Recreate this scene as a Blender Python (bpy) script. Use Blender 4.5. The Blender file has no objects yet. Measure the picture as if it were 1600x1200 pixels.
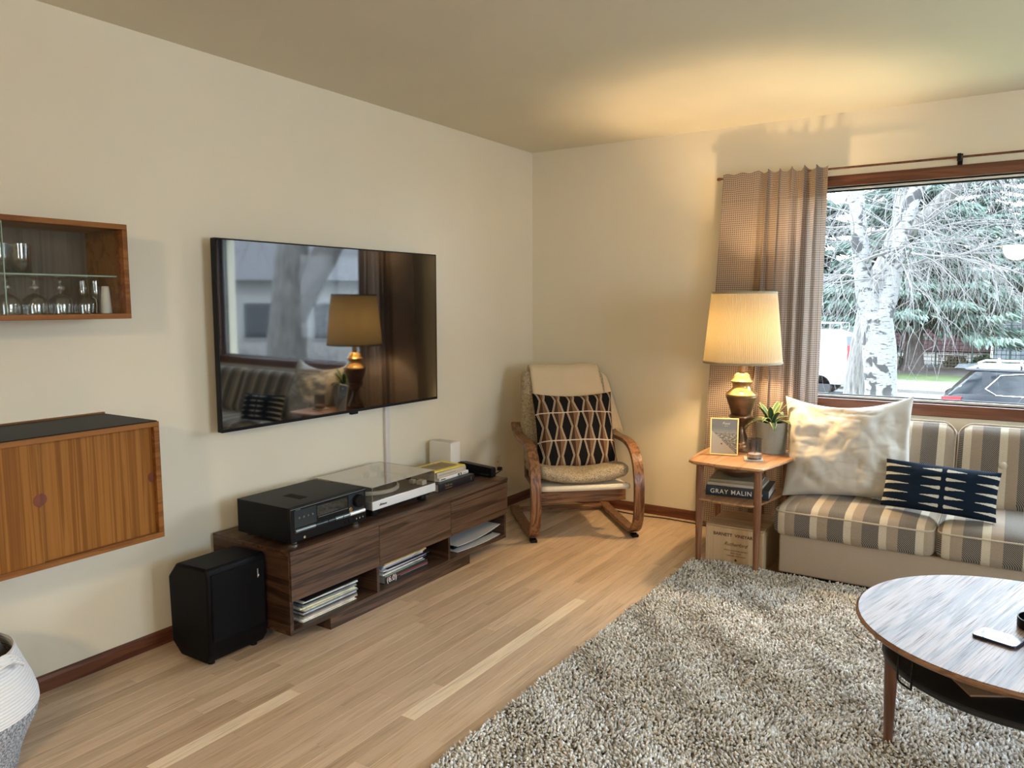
import bpy, bmesh, math, random
import numpy as np
from mathutils import Vector, Matrix, noise
PI = math.pi
R = math.radians
random.seed(7)
scene = bpy.context.scene
COL = scene.collection

# ---------------------------------------------------------------- camera
def make_camera():
    f, yaw, pitch, roll = 1199.58, -.5785, -.1036, -.0043
    C = Vector((2.8849, -4.6911, 1.3909))
    fw = Vector((math.sin(yaw)*math.cos(pitch), math.cos(yaw)*math.cos(pitch), math.sin(pitch)))
    r = Vector((math.cos(yaw), -math.sin(yaw), 0)); u = r.cross(fw)
    r2 = r*math.cos(roll)+u*math.sin(roll); u2 = -r*math.sin(roll)+u*math.cos(roll)
    m = Matrix((r2, u2, -fw)).transposed().to_4x4(); m.translation = C
    cd = bpy.data.cameras.new('camera'); cd.sensor_width = 36; cd.lens = f*36/1600; cd.clip_start = .05; cd.clip_end = 500
    o = bpy.data.objects.new('camera', cd); COL.objects.link(o); o.matrix_world = m
    scene.camera = o
make_camera()

# ---------------------------------------------------------------- world, sun, exposure
SKY = 7.5
wd = bpy.data.worlds.new('sky'); scene.world = wd; wd.use_nodes = True
bg = wd.node_tree.nodes['Background']
bg.inputs[0].default_value = (.74, .87, 1.0, 1); bg.inputs[1].default_value = SKY
sd = bpy.data.lights.new('sun', 'SUN'); sd.energy = 2.0; sd.angle = R(1.0); sd.color = (1, .95, .86)
so = bpy.data.objects.new('sun', sd); COL.objects.link(so)
so.rotation_euler = Vector((.55, .62, -.75)).to_track_quat('-Z', 'Y').to_euler()
vs = scene.view_settings
vs.view_transform = 'Standard'; vs.look = 'None'; vs.gamma = 1; vs.use_curve_mapping = False; vs.exposure = 1.38
# sky portals at the windows (sampling guides, they give off no light of their own)
def portal(loc, rot, w, h):
    d = bpy.data.lights.new('window_portal', 'AREA'); d.shape = 'RECTANGLE'; d.size = w; d.size_y = h; d.cycles.is_portal = True
    o = bpy.data.objects.new('window_portal', d); COL.objects.link(o); o.location = loc; o.rotation_euler = rot
WX0, WX1, WZ0, WZ1 = 1.80, 4.06, .845, 2.038          # main window opening
FILL_WIN = ((-3.5, -2.1, .85, 2.05), (-6.8, -6.0, .95, 2.0))     # invented openings in the right-hand wall, out of view, added for fill daylight
portal(((WX0+WX1)/2, .20, (WZ0+WZ1)/2), (R(-90), 0, 0), WX1-WX0, WZ1-WZ0)
for _a, _b, _c, _d in FILL_WIN: portal((5.8, (_a+_b)/2, (_c+_d)/2), (0, R(90), 0), _d-_c, _b-_a)

# ---------------------------------------------------------------- helpers: objects
def put(o, parent=None):
    COL.objects.link(o)
    if parent is not None: o.parent = parent
    return o
def tag(o, label=None, cat=None, group=None, kind=None):
    if label: o['label'] = label
    if cat: o['category'] = cat
    if group: o['group'] = group
    if kind: o['kind'] = kind
    return o
def thing(name, label, cat, loc=(0, 0, 0), rotz=0, group=None):
    o = put(bpy.data.objects.new(name, None)); o.location = loc; o.rotation_euler = (0, 0, rotz)
    o.empty_display_size = .1
    return tag(o, label, cat, group)

class MB:
    """collects faces, then links them as ONE mesh object"""
    def __init__(s): s.v = []; s.f = []; s.uv = []; s.mi = []; s.cur = 0
    def face(s, idx, uv=None): s.f.append(tuple(idx)); s.uv.append(uv); s.mi.append(s.cur)
    def add(s, verts, faces, uvs=None):
        n = len(s.v); s.v += [tuple(p) for p in verts]
        for k, fc in enumerate(faces): s.face([i+n for i in fc], None if uvs is None else uvs[k])
        return s
    def box(s, x0, x1, y0, y1, z0, z1, M=None):
        P = [(x, y, z) for z in (z0, z1) for y in (y0, y1) for x in (x0, x1)]
        if M is not None: P = [M @ Vector(p) for p in P]
        return s.add(P, [(0, 2, 3, 1), (4, 5, 7, 6), (0, 1, 5, 4), (2, 6, 7, 3), (0, 4, 6, 2), (1, 3, 7, 5)])
    def lathe(s, prof, seg=32, c=(0, 0, 0), cap0=True, cap1=True, M=None):
        P = []
        for r, z in prof:
            for k in range(seg):
                a = 2*PI*k/seg; P.append(Vector((c[0]+r*math.cos(a), c[1]+r*math.sin(a), c[2]+z)))
        if M is not None: P = [M @ p for p in P]
        F = []
        for i in range(len(prof)-1):
            for k in range(seg):
                k2 = (k+1) % seg; F.append((i*seg+k, i*seg+k2, (i+1)*seg+k2, (i+1)*seg+k))
        if cap0: F.append(tuple(reversed(range(seg))))
        if cap1: F.append(tuple(range((len(prof)-1)*seg, len(prof)*seg)))
        return s.add(P, F)
    def cyl(s, r, z0, z1, seg=24, c=(0, 0, 0), M=None, r1=None):
        return s.lathe([(r, z0), (r if r1 is None else r1, z1)], seg, c, M=M)
    def tube(s, path, rad, sides=8, closed=False):
        path = [Vector(p) for p in path]; n = len(path); P = []; F = []
        up = None
        for i, p in enumerate(path):
            a = path[i-1] if (i > 0 or closed) else p; b = path[(i+1) % n] if (i < n-1 or closed) else p
            t = (b-a); t = t.normalized() if t.length > 1e-9 else Vector((0, 0, 1))
            if up is None: up = Vector((0, 0, 1)) if abs(t.z) < .9 else Vector((1, 0, 0))
            x = t.cross(up); x = x.normalized() if x.length > 1e-6 else t.orthogonal().normalized()
            y = x.cross(t).normalized(); up = y
            r = rad[i] if hasattr(rad, '__len__') else rad
            for k in range(sides):
                q = 2*PI*k/sides; P.append(p+x*(r*math.cos(q))+y*(r*math.sin(q)))
        m = n if closed else n-1
        for i in range(m):
            j = (i+1) % n
            for k in range(sides):
                k2 = (k+1) % sides; F.append((i*sides+k, i*sides+k2, j*sides+k2, j*sides+k))
        if not closed: F.append(tuple(reversed(range(sides)))); F.append(tuple(range((n-1)*sides, n*sides)))
        return s.add(P, F)
    def prism(s, poly, z0, z1, M=None):
        """poly: list of (x,y), extruded z0..z1"""
        n = len(poly); P = [Vector((x, y, z0)) for x, y in poly]+[Vector((x, y, z1)) for x, y in poly]
        if M is not None: P = [M @ p for p in P]
        F = [tuple(reversed(range(n))), tuple(range(n, 2*n))]+[(i, (i+1) % n, (i+1) % n+n, i+n) for i in range(n)]
        return s.add(P, F)
    def grid(s, fn, nu, nv, closeu=False):
        """fn(u,v) -> point, u,v in 0..1; carries uv"""
        n = len(s.v)
        for j in range(nv+1):
            for i in range(nu+1): s.v.append(tuple(fn(i/nu, j/nv)))
        for j in range(nv):
            for i in range(nu):
                a = n+j*(nu+1)+i
                s.face((a, a+1, a+nu+2, a+nu+1), ((i/nu, j/nv), ((i+1)/nu, j/nv), ((i+1)/nu, (j+1)/nv), (i/nu, (j+1)/nv)))
        return s
    def mesh(s, name, off=None):
        me = bpy.data.meshes.new(name)
        v = s.v if off is None else [(p[0]-off[0], p[1]-off[1], p[2]-off[2]) for p in s.v]
        me.from_pydata(v, [], s.f)
        if any(u is not None for u in s.uv):
            l = me.uv_layers.new(name='UVMap'); k = 0
            for fc, u in zip(s.f, s.uv):
                for q in range(len(fc)):
                    if u is not None: l.data[k].uv = u[q]
                    k += 1
        for p, m in zip(me.polygons, s.mi): p.material_index = m
        me.update(); return me
    def build(s, name, mat, parent=None, off=None, smooth=False, bevel=0, seg=2, subsurf=0, label=None):
        me = s.mesh(name, off)
        for m in (mat if isinstance(mat, (list, tuple)) else [mat]): me.materials.append(m)
        return finish(bpy.data.objects.new(name, me), parent, smooth, bevel, seg, subsurf, label)
def finish(o, parent=None, smooth=False, bevel=0, seg=2, subsurf=0, label=None):
    put(o, parent); me = o.data
    if smooth: me.polygons.foreach_set('use_smooth', [True]*len(me.polygons))
    if bevel:
        b = o.modifiers.new('bevel', 'BEVEL'); b.width = bevel; b.segments = seg; b.limit_method = 'ANGLE'; b.angle_limit = R(35)
    if subsurf:
        b = o.modifiers.new('subsurf', 'SUBSURF'); b.levels = b.render_levels = subsurf
    if smooth == 'auto' or (bevel and smooth != True):
        me.polygons.foreach_set('use_smooth', [True]*len(me.polygons)); me.set_sharp_from_angle(angle=R(38))
    if label: o['label'] = label
    return o
def copy_tree(o, parent=None):
    c = o.copy(); COL.objects.link(c); c.parent = parent
    for ch in [q for q in bpy.data.objects if q.parent == o]: copy_tree(ch, c)
    return c
def text_obj(name, s, size, mat, parent, loc, rot, extrude=.0004, shear=0, align='CENTER', space=1.0, sx=1.0, weight=0):
    cu = bpy.data.curves.new('lettering', 'FONT'); cu.body = s; cu.size = size; cu.extrude = extrude; cu.shear = shear
    cu.align_x = align; cu.align_y = 'CENTER'; cu.space_character = space; cu.resolution_u = 3; cu.offset = weight
    t = bpy.data.objects.new('tmp_text', cu); COL.objects.link(t)
    dg = bpy.context.evaluated_depsgraph_get(); me = bpy.data.meshes.new_from_object(t.evaluated_get(dg))
    bpy.data.objects.remove(t); bpy.data.curves.remove(cu)
    me.materials.clear(); me.materials.append(mat); me.name = name
    o = put(bpy.data.objects.new(name, me), parent); o.location = loc; o.rotation_euler = rot; o.scale = (sx, 1, 1)
    return o
FX = (R(90), 0, R(90))      # lettering on a face that looks along +x
FY = (R(90), 0, 0)          # lettering on a face that looks along -y

def rounded_box(w, d, h, r, n=10, crown=0, puff=0, soft=1.0):
    """box cushion centred in x,y, base z=0, rounded edges; crown lifts the top, puff swells the sides"""
    mb = MB(); iw, idp, ih = w/2-r, d/2-r, h/2-r
    def sq(t): return t
    def mp(p):
        q = Vector((max(-iw, min(iw, p.x)), max(-idp, min(idp, p.y)), max(-ih, min(ih, p.z))))
        dl = p-q
        if dl.length > 1e-9: dl = dl.normalized()*r
        o = q+dl; u, v, t = o.x/(w/2), o.y/(d/2), o.z/(h/2)
        if t > 0: o.z += crown*(1-abs(u)**3)*(1-abs(v)**3)*max(0, t)
        o.y += puff*(1-t*t)*(1-abs(u)**4)*v
        o.x += puff*(1-t*t)*(1-abs(v)**4)*u
        return o+Vector((0, 0, h/2))
    def axis(half):
        e = [half-r*(1-math.cos(k*PI/2/4)) for k in range(5)]      # dense at the edge
        inner = [(-1+2*k/n)*(half-r) for k in range(n+1)]
        return sorted(set([round(-x, 6) for x in e]+[round(x, 6) for x in inner]+[round(x, 6) for x in e]))
    X, Y, Z = axis(w/2), axis(d/2), axis(h/2)
    for (A, B, fn) in ((X, Y, lambda a, b: Vector((a, b, h/2))), (Y, X, lambda a, b: Vector((b, a, -h/2))),
                       (X, Z, lambda a, b: Vector((a, -d/2, b))), (Z, X, lambda a, b: Vector((b, d/2, a))),
                       (Y, Z, lambda a, b: Vector((w/2, a, b))), (Z, Y, lambda a, b: Vector((-w/2, b, a)))):
        base = len(mb.v)
        for b in B:
            for a in A: mb.v.append(tuple(mp(fn(a, b))))
        na = len(A)
        for j in range(len(B)-1):
            for i in range(na-1):
                k = base+j*na+i; mb.face((k, k+1, k+na+1, k+na))
    return mb
def weld(o, dist=1e-5):
    bm = bmesh.new(); bm.from_mesh(o.data); bmesh.ops.remove_doubles(bm, verts=bm.verts, dist=dist); bm.to_mesh(o.data); bm.free()
def pillow(w, h, t, pinch=.06, n=28, wr=.006, seed=0, sag=0, power=.42, M=None, crease=0):
    """throw pillow standing in the local x-z plane (x width, z height, y thickness), base at z=0; uv over its face"""
    mb = MB()
    def side(sg):
        def fn(u, v):
            a, b = 2*u-1, 2*v-1
            x = w/2*a*(1-pinch*(1-b*b)*abs(a)); z = h/2*b*(1-pinch*(1-a*a)*abs(b))
            e = max(0, (1-abs(a)**2.2)*(1-abs(b)**2.2))
            th = t/2*e**power
            nz = noise.noise(Vector((a*1.7+seed, b*1.7, seed*3.1)))*wr*3+noise.noise(Vector((a*5+seed, b*4, sg+seed)))*wr
            if crease:
                q = noise.noise(Vector((a*2.1+b*1.3+seed, b*3.4-a*.8, sg*2.0+seed))); nz -= crease*max(0, 1-abs(q)*9)
                q = noise.noise(Vector((a*3.7-b*2.0, b*2.2+a*2.9+seed, sg*5.0))); nz -= crease*.6*max(0, 1-abs(q)*8)
            y = sg*(th+nz*min(1, e*3))
            z += -sag*(1-a*a)*max(0, b)
            p = Vector((x, y, z+h/2))
            return M @ p if M is not None else p
        return fn
    f = side(-1); mb.grid(f, n, n)
    g = side(1); k = len(mb.f); mb.grid(lambda u, v: g(1-u, v), n, n)
    for q in range(k, len(mb.uv)): mb.uv[q] = tuple((1-a, b) for a, b in mb.uv[q])
    return mb
# ---------------------------------------------------------------- helpers: materials
def new_mat(name):
    m = bpy.data.materials.new(name); m.use_nodes = True
    nt = m.node_tree; b = nt.nodes['Principled BSDF']
    return m, nt, b
def nd(nt, typ, ins=None, **attrs):
    n = nt.nodes.new(typ)
    for k, v in attrs.items(): setattr(n, k, v)
    for k, v in (ins or {}).items():
        s = n.inputs[k]
        if isinstance(v, bpy.types.NodeSocket): nt.links.new(v, s)
        else: s.default_value = v
    return n
def mth(nt, op, a, b=0.0, c=0.0, clamp=False):
    n = nd(nt, 'ShaderNodeMath', {0: a, 1: b, 2: c}, operation=op); n.use_clamp = clamp
    return n.outputs[0]
def ramp(nt, fac, stops, interp='LINEAR'):
    n = nd(nt, 'ShaderNodeValToRGB', {0: fac}); cr = n.color_ramp; cr.interpolation = interp
    while len(cr.elements) < len(stops): cr.elements.new(.5)
    for e, (p, c) in zip(cr.elements, stops):
        e.position = p; e.color = tuple(c)+((1,) if len(c) == 3 else ()) if hasattr(c, '__len__') else (c, c, c, 1)
    return n.outputs[0]
def coords(nt, kind='Object', scale=(1, 1, 1), rot=(0, 0, 0), rnd=0.0):
    tc = nd(nt, 'ShaderNodeTexCoord'); v = tc.outputs[kind]
    if rnd:
        oi = nd(nt, 'ShaderNodeObjectInfo')
        k = mth(nt, 'MULTIPLY', oi.outputs['Random'], rnd)
        cm = nd(nt, 'ShaderNodeCombineXYZ', {0: k, 1: k, 2: k})
        v = nd(nt, 'ShaderNodeVectorMath', {0: v, 1: cm.outputs[0]}, operation='ADD').outputs[0]
    mp = nd(nt, 'ShaderNodeMapping', {'Vector': v, 'Rotation': rot, 'Scale': scale})
    return mp.outputs[0]
def sep(nt, v):
    n = nd(nt, 'ShaderNodeSeparateXYZ', {0: v}); return n.outputs[0], n.outputs[1], n.outputs[2]
def noise_tex(nt, v, scale, detail=3, rough=.55, dist=0):
    return nd(nt, 'ShaderNodeTexNoise', {'Vector': v, 'Scale': scale, 'Detail': detail, 'Roughness': rough, 'Distortion': dist}).outputs['Fac']
def mix(nt, fac, a, b):
    n = nd(nt, 'ShaderNodeMix', data_type='RGBA')
    for s, v in ((n.inputs['Factor'], fac), (n.inputs['A'], a), (n.inputs['B'], b)):
        pass
    ins = [i for i in n.inputs if i.enabled]
    for s, v in zip(ins, (fac, a, b)):
        if isinstance(v, bpy.types.NodeSocket): nt.links.new(v, s)
        else: s.default_value = v if not hasattr(v, '__len__') or len(v) == 4 else tuple(v)+(1,)
    return [o for o in n.outputs if o.enabled][0]
def bump(nt, b, h, strength=.2, dist=.002):
    n = nd(nt, 'ShaderNodeBump', {'Height': h, 'Strength': strength, 'Distance': dist})
    nt.links.new(n.outputs[0], b.inputs['Normal'])
def S(r, g, b):
    """sRGB 0-255 -> linear"""
    f = lambda c: (c/255/12.92 if c/255 <= .04045 else ((c/255+.055)/1.055)**2.4)
    return (f(r), f(g), f(b))
def plain(name, col, rough=.6, metal=0, spec=.5, var=0, vscale=20, bmp=0, bscale=80, coat=0, ior=None):
    m, nt, b = new_mat(name)
    b.inputs['Roughness'].default_value = rough; b.inputs['Metallic'].default_value = metal
    b.inputs['Specular IOR Level'].default_value = spec
    if coat: b.inputs['Coat Weight'].default_value = coat; b.inputs['Coat Roughness'].default_value = .08
    if ior: b.inputs['IOR'].default_value = ior
    if var:
        v = coords(nt); n = noise_tex(nt, v, vscale)
        c = ramp(nt, n, [(.25, [x*(1-var) for x in col]), (.75, [min(1, x*(1+var)) for x in col])])
        nt.links.new(c, b.inputs['Base Color'])
    else: b.inputs['Base Color'].default_value = tuple(col)+(1,)
    if bmp:
        v = coords(nt); bump(nt, b, noise_tex(nt, v, bscale), bmp)
    return m
def wood(name, dark, mid, light, axis='y', rough=.42, fine=1.0, rnd=3.0, bmp=.08, spec=.4, rings=1.0, cross=14, along=.9):
    """procedural grain running along an axis"""
    m, nt, b = new_mat(name)
    st = {'x': (along, cross, cross), 'y': (cross, along, cross), 'z': (cross, cross, along)}[axis]
    fn = {'x': (3, 130, 130), 'y': (130, 3, 130), 'z': (130, 130, 3)}[axis]
    v = coords(nt, scale=st, rnd=rnd)
    n1 = noise_tex(nt, v, 1.3*rings, 4, .6, .9)
    n2 = noise_tex(nt, coords(nt, scale=fn, rnd=rnd), 1.0*fine, 2, .6)
    w = mth(nt, 'SINE', mth(nt, 'MULTIPLY', n1, 26.0))
    w = mth(nt, 'MULTIPLY_ADD', w, .16, n1)
    w = mth(nt, 'ADD', w, mth(nt, 'MULTIPLY', mth(nt, 'SUBTRACT', n2, .5), .55))
    c = ramp(nt, w, [(.25, dark), (.52, mid), (.8, light)])
    nt.links.new(c, b.inputs['Base Color'])
    b.inputs['Roughness'].default_value = rough; b.inputs['Specular IOR Level'].default_value = spec
    bump(nt, b, n2, bmp, .001)
    return m
def clear_glass(name, tint=(1, 1, 1), ior=1.45, rough=.0, boost=1.0, haze=0.0):
    """thin clear sheet: see-through with fresnel reflections"""
    m, nt, b = new_mat(name); nt.nodes.remove(b)
    out = [n for n in nt.nodes if n.type == 'OUTPUT_MATERIAL'][0]
    tr = nd(nt, 'ShaderNodeBsdfTransparent', {0: tuple(tint)+(1,)})
    gl = nd(nt, 'ShaderNodeBsdfGlossy', {'Color': (1, 1, 1, 1), 'Roughness': rough})
    lw = nd(nt, 'ShaderNodeLayerWeight', {'Blend': .5}); f0 = ((ior-1)/(ior+1))**2      # same reflectance from both sides of the thin sheet
    f = mth(nt, 'MULTIPLY_ADD', mth(nt, 'POWER', lw.outputs['Facing'], 5.0), 1-f0, f0)
    f = mth(nt, 'MULTIPLY', f, boost, clamp=True)
    mx = nd(nt, 'ShaderNodeMixShader', {0: f, 1: tr.outputs[0], 2: gl.outputs[0]})
    nt.links.new(mx.outputs[0], out.inputs[0]); return m
def emit_mat(name, col, strength):
    m, nt, b = new_mat(name); b.inputs['Base Color'].default_value = tuple(col)+(1,)
    b.inputs['Emission Color'].default_value = tuple(col)+(1,); b.inputs['Emission Strength'].default_value = strength
    return m
def fabric(name, col, scale=900, rough=.9, var=.12, bmp=.3, sheen=.2):
    m, nt, b = new_mat(name); v = coords(nt)
    n = noise_tex(nt, v, scale*.25, 2); n2 = noise_tex(nt, v, 9, 3)
    f = mth(nt, 'MULTIPLY_ADD', n, .6, mth(nt, 'MULTIPLY', n2, .4))
    c = ramp(nt, f, [(.3, [x*(1-var) for x in col]), (.7, [min(1, x*(1+var)) for x in col])])
    nt.links.new(c, b.inputs['Base Color']); b.inputs['Roughness'].default_value = rough
    b.inputs['Specular IOR Level'].default_value = .15
    b.inputs['Sheen Weight'].default_value = sheen
    bump(nt, b, n, bmp, .002); return m

MT = {}
def build_materials():
    T = MT
    # --- shell
    m, nt, b = new_mat('wall_paint'); v = coords(nt)
    c = ramp(nt, noise_tex(nt, v, 1.2, 3), [(.3, (.70, .645, .515)), (.7, (.735, .68, .55))]); nt.links.new(c, b.inputs['Base Color'])
    b.inputs['Roughness'].default_value = .62; b.inputs['Specular IOR Level'].default_value = .3; bump(nt, b, noise_tex(nt, v, 260, 2), .06, .001); T['wall'] = m
    m, nt, b = new_mat('ceiling_paint'); v = coords(nt)
    c = ramp(nt, noise_tex(nt, v, 2, 3), [(.3, (.66, .615, .485)), (.7, (.69, .645, .515))]); nt.links.new(c, b.inputs['Base Color'])
    b.inputs['Roughness'].default_value = .75; bump(nt, b, noise_tex(nt, v, 200, 2), .08, .001); T['ceiling'] = m
    # --- oak strip floor: colour differs board by board
    def floor_mat(name, stops):
        m, nt, b = new_mat(name); oi = nd(nt, 'ShaderNodeObjectInfo')
        base = ramp(nt, oi.outputs['Random'], stops)
        v = coords(nt, scale=(34, 1.6, 34), rnd=9.0); n1 = noise_tex(nt, v, 1.2, 5, .65, 1.2)
        v2 = coords(nt, scale=(240, 7, 240), rnd=9.0); n2 = noise_tex(nt, v2, 1.0, 2)
        g = ramp(nt, mth(nt, 'MULTIPLY_ADD', n2, .45, mth(nt, 'MULTIPLY', n1, .6)), [(.3, (.52, .46, .40)), (.52, (.97, .97, .97)), (.8, (1.12, 1.12, 1.12))])
        c = nd(nt, 'ShaderNodeVectorMath', {0: base, 1: g}, operation='MULTIPLY').outputs[0]
        nt.links.new(c, b.inputs['Base Color']); b.inputs['Roughness'].default_value = .36
        b.inputs['Specular IOR Level'].default_value = .45; bump(nt, b, n2, .05, .0006); return m
    T['floor'] = floor_mat('oak_board', [(0, (.50, .36, .235)), (.3, (.64, .475, .325)), (.6, (.71, .54, .38)), (.85, (.57, .42, .28)), (1, (.66, .485, .32))])
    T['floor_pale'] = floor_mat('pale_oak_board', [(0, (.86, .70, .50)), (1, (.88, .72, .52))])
    T['subfloor'] = wood('oak_floor', (.20, .12, .06), (.28, .17, .095), (.33, .21, .115), 'y', .4)
    T['base'] = wood('stained_trim', (.075, .022, .010), (.115, .038, .017), (.15, .055, .026), 'y', .35)
    T['basex'] = wood('stained_trim_x', (.095, .030, .015), (.14, .048, .024), (.18, .07, .035), 'x', .35)
    # --- woods
    T['walnut'] = wood('walnut_veneer', (.028, .014, .008), (.070, .037, .022), (.120, .069, .042), 'y', .36, rings=1.0, cross=24, along=.8)
    T['walnut_x'] = wood('walnut_panel', (.026, .012, .007), (.052, .026, .015), (.085, .046, .028), 'x', .36)
    T['teak'] = wood('teak_door', (.175, .066, .012), (.245, .100, .020), (.295, .127, .028), 'z', .45, rings=1.0, cross=34, along=.35, spec=.15)
    T['teak_y'] = wood('teak_rail', (.16, .058, .014), (.225, .088, .022), (.27, .112, .030), 'y', .42, spec=.2)
    T['teak_dark'] = plain('teak_pull', S(104, 50, 22), .45, var=.2)
    T['cab_in'] = wood('cabinet_back', (.085, .054, .040), (.115, .075, .055), (.14, .095, .072), 'z', .55)
    T['bent'] = wood('bentwood_oak', (.095, .036, .014), (.20, .085, .033), (.30, .145, .060), 'z', .3, rings=2.2, spec=.5)
    T['bent_x'] = wood('bentwood_rail', (.095, .040, .018), (.19, .085, .038), (.28, .14, .065), 'x', .32, rings=1.6)
    T['bent_y'] = wood('bentwood_runner', (.085, .035, .016), (.16, .070, .030), (.23, .11, .048), 'y', .32)
    T['sidewood'] = wood('side_table_teak', (.30, .145, .062), (.42, .215, .098), (.53, .30, .15), 'y', .3, rings=.8, spec=.5)
    T['sideleg'] = wood('side_table_leg', (.17, .072, .035), (.25, .115, .058), (.32, .16, .085), 'z', .34)
    T['coffee'] = wood('coffee_table_teak', (.085, .050, .034), (.20, .125, .085), (.30, .20, .145), 'x', .36, fine=.8, spec=.28, bmp=.3, cross=22)
    m, nt, b = T['coffee'], T['coffee'].node_tree, T['coffee'].node_tree.nodes['Principled BSDF']      # open pores: fine dark, dull lines
    pr = noise_tex(nt, coords(nt, scale=(5, 330, 330)), 1.0, 3, .6); pk = ramp(nt, pr, [(.54, 0.0), (.68, 1.0)])
    src = b.inputs['Base Color'].links[0].from_socket
    nt.links.new(mix(nt, pk, src, (.030, .018, .013)), b.inputs['Base Color'])
    nt.links.new(mth(nt, 'MULTIPLY_ADD', pk, .16, .35), b.inputs['Roughness']); nt.links.new(mth(nt, 'MULTIPLY_ADD', pk, -.20, .29), b.inputs['Specular IOR Level'])
    T['coffee_edge'] = wood('coffee_table_edge', (.17, .085, .045), (.26, .14, .08), (.33, .19, .115), 'x', .35)
    T['coffee_leg'] = wood('coffee_table_leg', (.10, .042, .022), (.16, .070, .038), (.21, .10, .055), 'z', .38)
    T['crate'] = wood('pine_crate', (.50, .36, .215), (.55, .40, .245), (.59, .44, .275), 'z', .6, rings=.6, along=.5)
    T['crate_x'] = wood('pine_crate_lid', (.42, .29, .17), (.52, .37, .22), (.58, .43, .27), 'x', .6)
    T['crate_ink'] = plain('burnt_print', (.075, .032, .016), .8)
    # --- plain
    T['black'] = plain('black_plastic', (.003, .003, .004), .4, spec=.2)
    T['black_soft'] = plain('black_satin', (.002, .002, .003), .55, spec=.15)
    T['black_metal'] = plain('black_steel', (.004, .004, .005), .45, 0, spec=.18, var=.1, vscale=200)
    T['black_top'] = plain('black_laminate', (.005, .005, .006), .5, spec=.15)
    T['gun'] = plain('gunmetal', (.035, .045, .052), .32, .5)
    T['gun_light'] = plain('brushed_grey', (.19, .23, .25), .35, .7)
    T['silver'] = plain('silver_aluminium', (.80, .82, .84), .38, .35)
    T['chrome'] = plain('chrome', (.78, .76, .72), .16, 1)
    T['white_p'] = plain('white_plastic', (.72, .70, .65), .5)
    T['raceway'] = plain('cable_cover_white', (.62, .58, .55), .5)
    T['screen'] = None
    m, nt, b = new_mat('tv_screen'); b.inputs['Base Color'].default_value = (.003, .003, .0035, 1); b.inputs['Roughness'].default_value = .035
    b.inputs['IOR'].default_value = 2.3; b.inputs['Specular IOR Level'].default_value = .5; T['screen'] = m
    T['glass'] = clear_glass('window_glass', (.99, 1, 1))
    T['cab_glass'] = clear_glass('cabinet_glass', (.95, .965, .955), 1.5, boost=1.0)
    T['ware'] = clear_glass('drinking_glass', (.95, .96, .955), 1.55, boost=2.4, rough=.03)
    T['lid'] = clear_glass('smoked_acrylic', (.86, .84, .80), 1.5, rough=.02, boost=1.5)
    T['lid_edge'] = plain('acrylic_edge', (.42, .41, .39), .25)
    T['glass_edge'] = plain('glass_edge_green', (.30, .42, .36), .2)
    T['vinyl'] = plain('rubber_mat', (.025, .035, .045), .4, ior=1.8)
    T['paper'] = plain('paper', (.72, .69, .62), .85)
    T['paper_grey'] = plain('paper_grey', (.50, .50, .50), .85)
    T['ink'] = plain('black_ink', (.012, .012, .014), .7)
    T['white_ink'] = plain('white_ink', (.82, .82, .80), .7)
    T['red_ink'] = plain('red_ink', (.42, .03, .045), .6)
    T['grey_ink'] = plain('grey_ink', (.30, .29, .27), .7)
    T['brass'] = plain('antique_brass', (.40, .27, .12), .28, .9, var=.35, vscale=14)
    T['brass_dark'] = plain('bronze_patina', (.19, .115, .065), .3, .75, var=.4, vscale=12)
    T['gold'] = plain('gold_frame', (.66, .52, .26), .3, .9)
    T['concrete'] = plain('concrete_pot', (.265, .275, .255), .85, var=.08, vscale=40, bmp=.15, bscale=120)
    T['soil'] = plain('soil', (.022, .016, .011), .95, var=.4, vscale=90, bmp=.8, bscale=90)
    T['wax'] = plain('candle_wax', (.80, .72, .62), .6)
    T['coaster'] = plain('stone_coaster', (.52, .50, .46), .5, var=.25, vscale=60)
    T['cord'] = plain('black_cord', (.012, .011, .011), .5)
    T['plug'] = plain('outlet_plate', (.66, .58, .45), .5)
    # --- textiles
    T['tape'] = fabric('cream_canvas', (.66, .60, .48), 700, var=.06)
    T['boucle'] = None
    m, nt, b = new_mat('beige_boucle'); v = coords(nt)
    n = nd(nt, 'ShaderNodeTexVoronoi', {'Vector': v, 'Scale': 190.0}).outputs['Distance']; n2 = noise_tex(nt, v, 60, 3)
    c = ramp(nt, mth(nt, 'MULTIPLY_ADD', n, .8, mth(nt, 'MULTIPLY', n2, .5)), [(.25, (.56, .47, .335)), (.6, (.44, .36, .25)), (.9, (.22, .165, .105))])
    nt.links.new(c, b.inputs['Base Color']); b.inputs['Roughness'].default_value = .95; b.inputs['Specular IOR Level'].default_value = .1
    bump(nt, b, mth(nt, 'SUBTRACT', 1.0, n), .7, .004); T['boucle'] = m
    T['throw'] = fabric('cream_throw', (.60, .49, .335), 1400, var=.05, bmp=.15)
    T['linen'] = fabric('linen', (.53, .51, .465), 1500, var=.07, bmp=.2)
    T['seat_base'] = None
    m, nt, b = new_mat('sofa_base_tweed'); v = coords(nt, scale=(170, 170, 170), rot=(0, R(38), 0)); x, y, z = sep(nt, v)
    w = mth(nt, 'SINE', mth(nt, 'MULTIPLY', x, 6.28)); w2 = mth(nt, 'SINE', mth(nt, 'MULTIPLY', z, 6.28))
    c = ramp(nt, mth(nt, 'MULTIPLY_ADD', mth(nt, 'MULTIPLY', w, w2), .35, .5), [(.2, (.24, .185, .135)), (.6, (.42, .345, .265)), (.9, (.50, .42, .33))])
    nt.links.new(c, b.inputs['Base Color']); b.inputs['Roughness'].default_value = .9; bump(nt, b, w, .2, .001); T['seat_base'] = m
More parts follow.
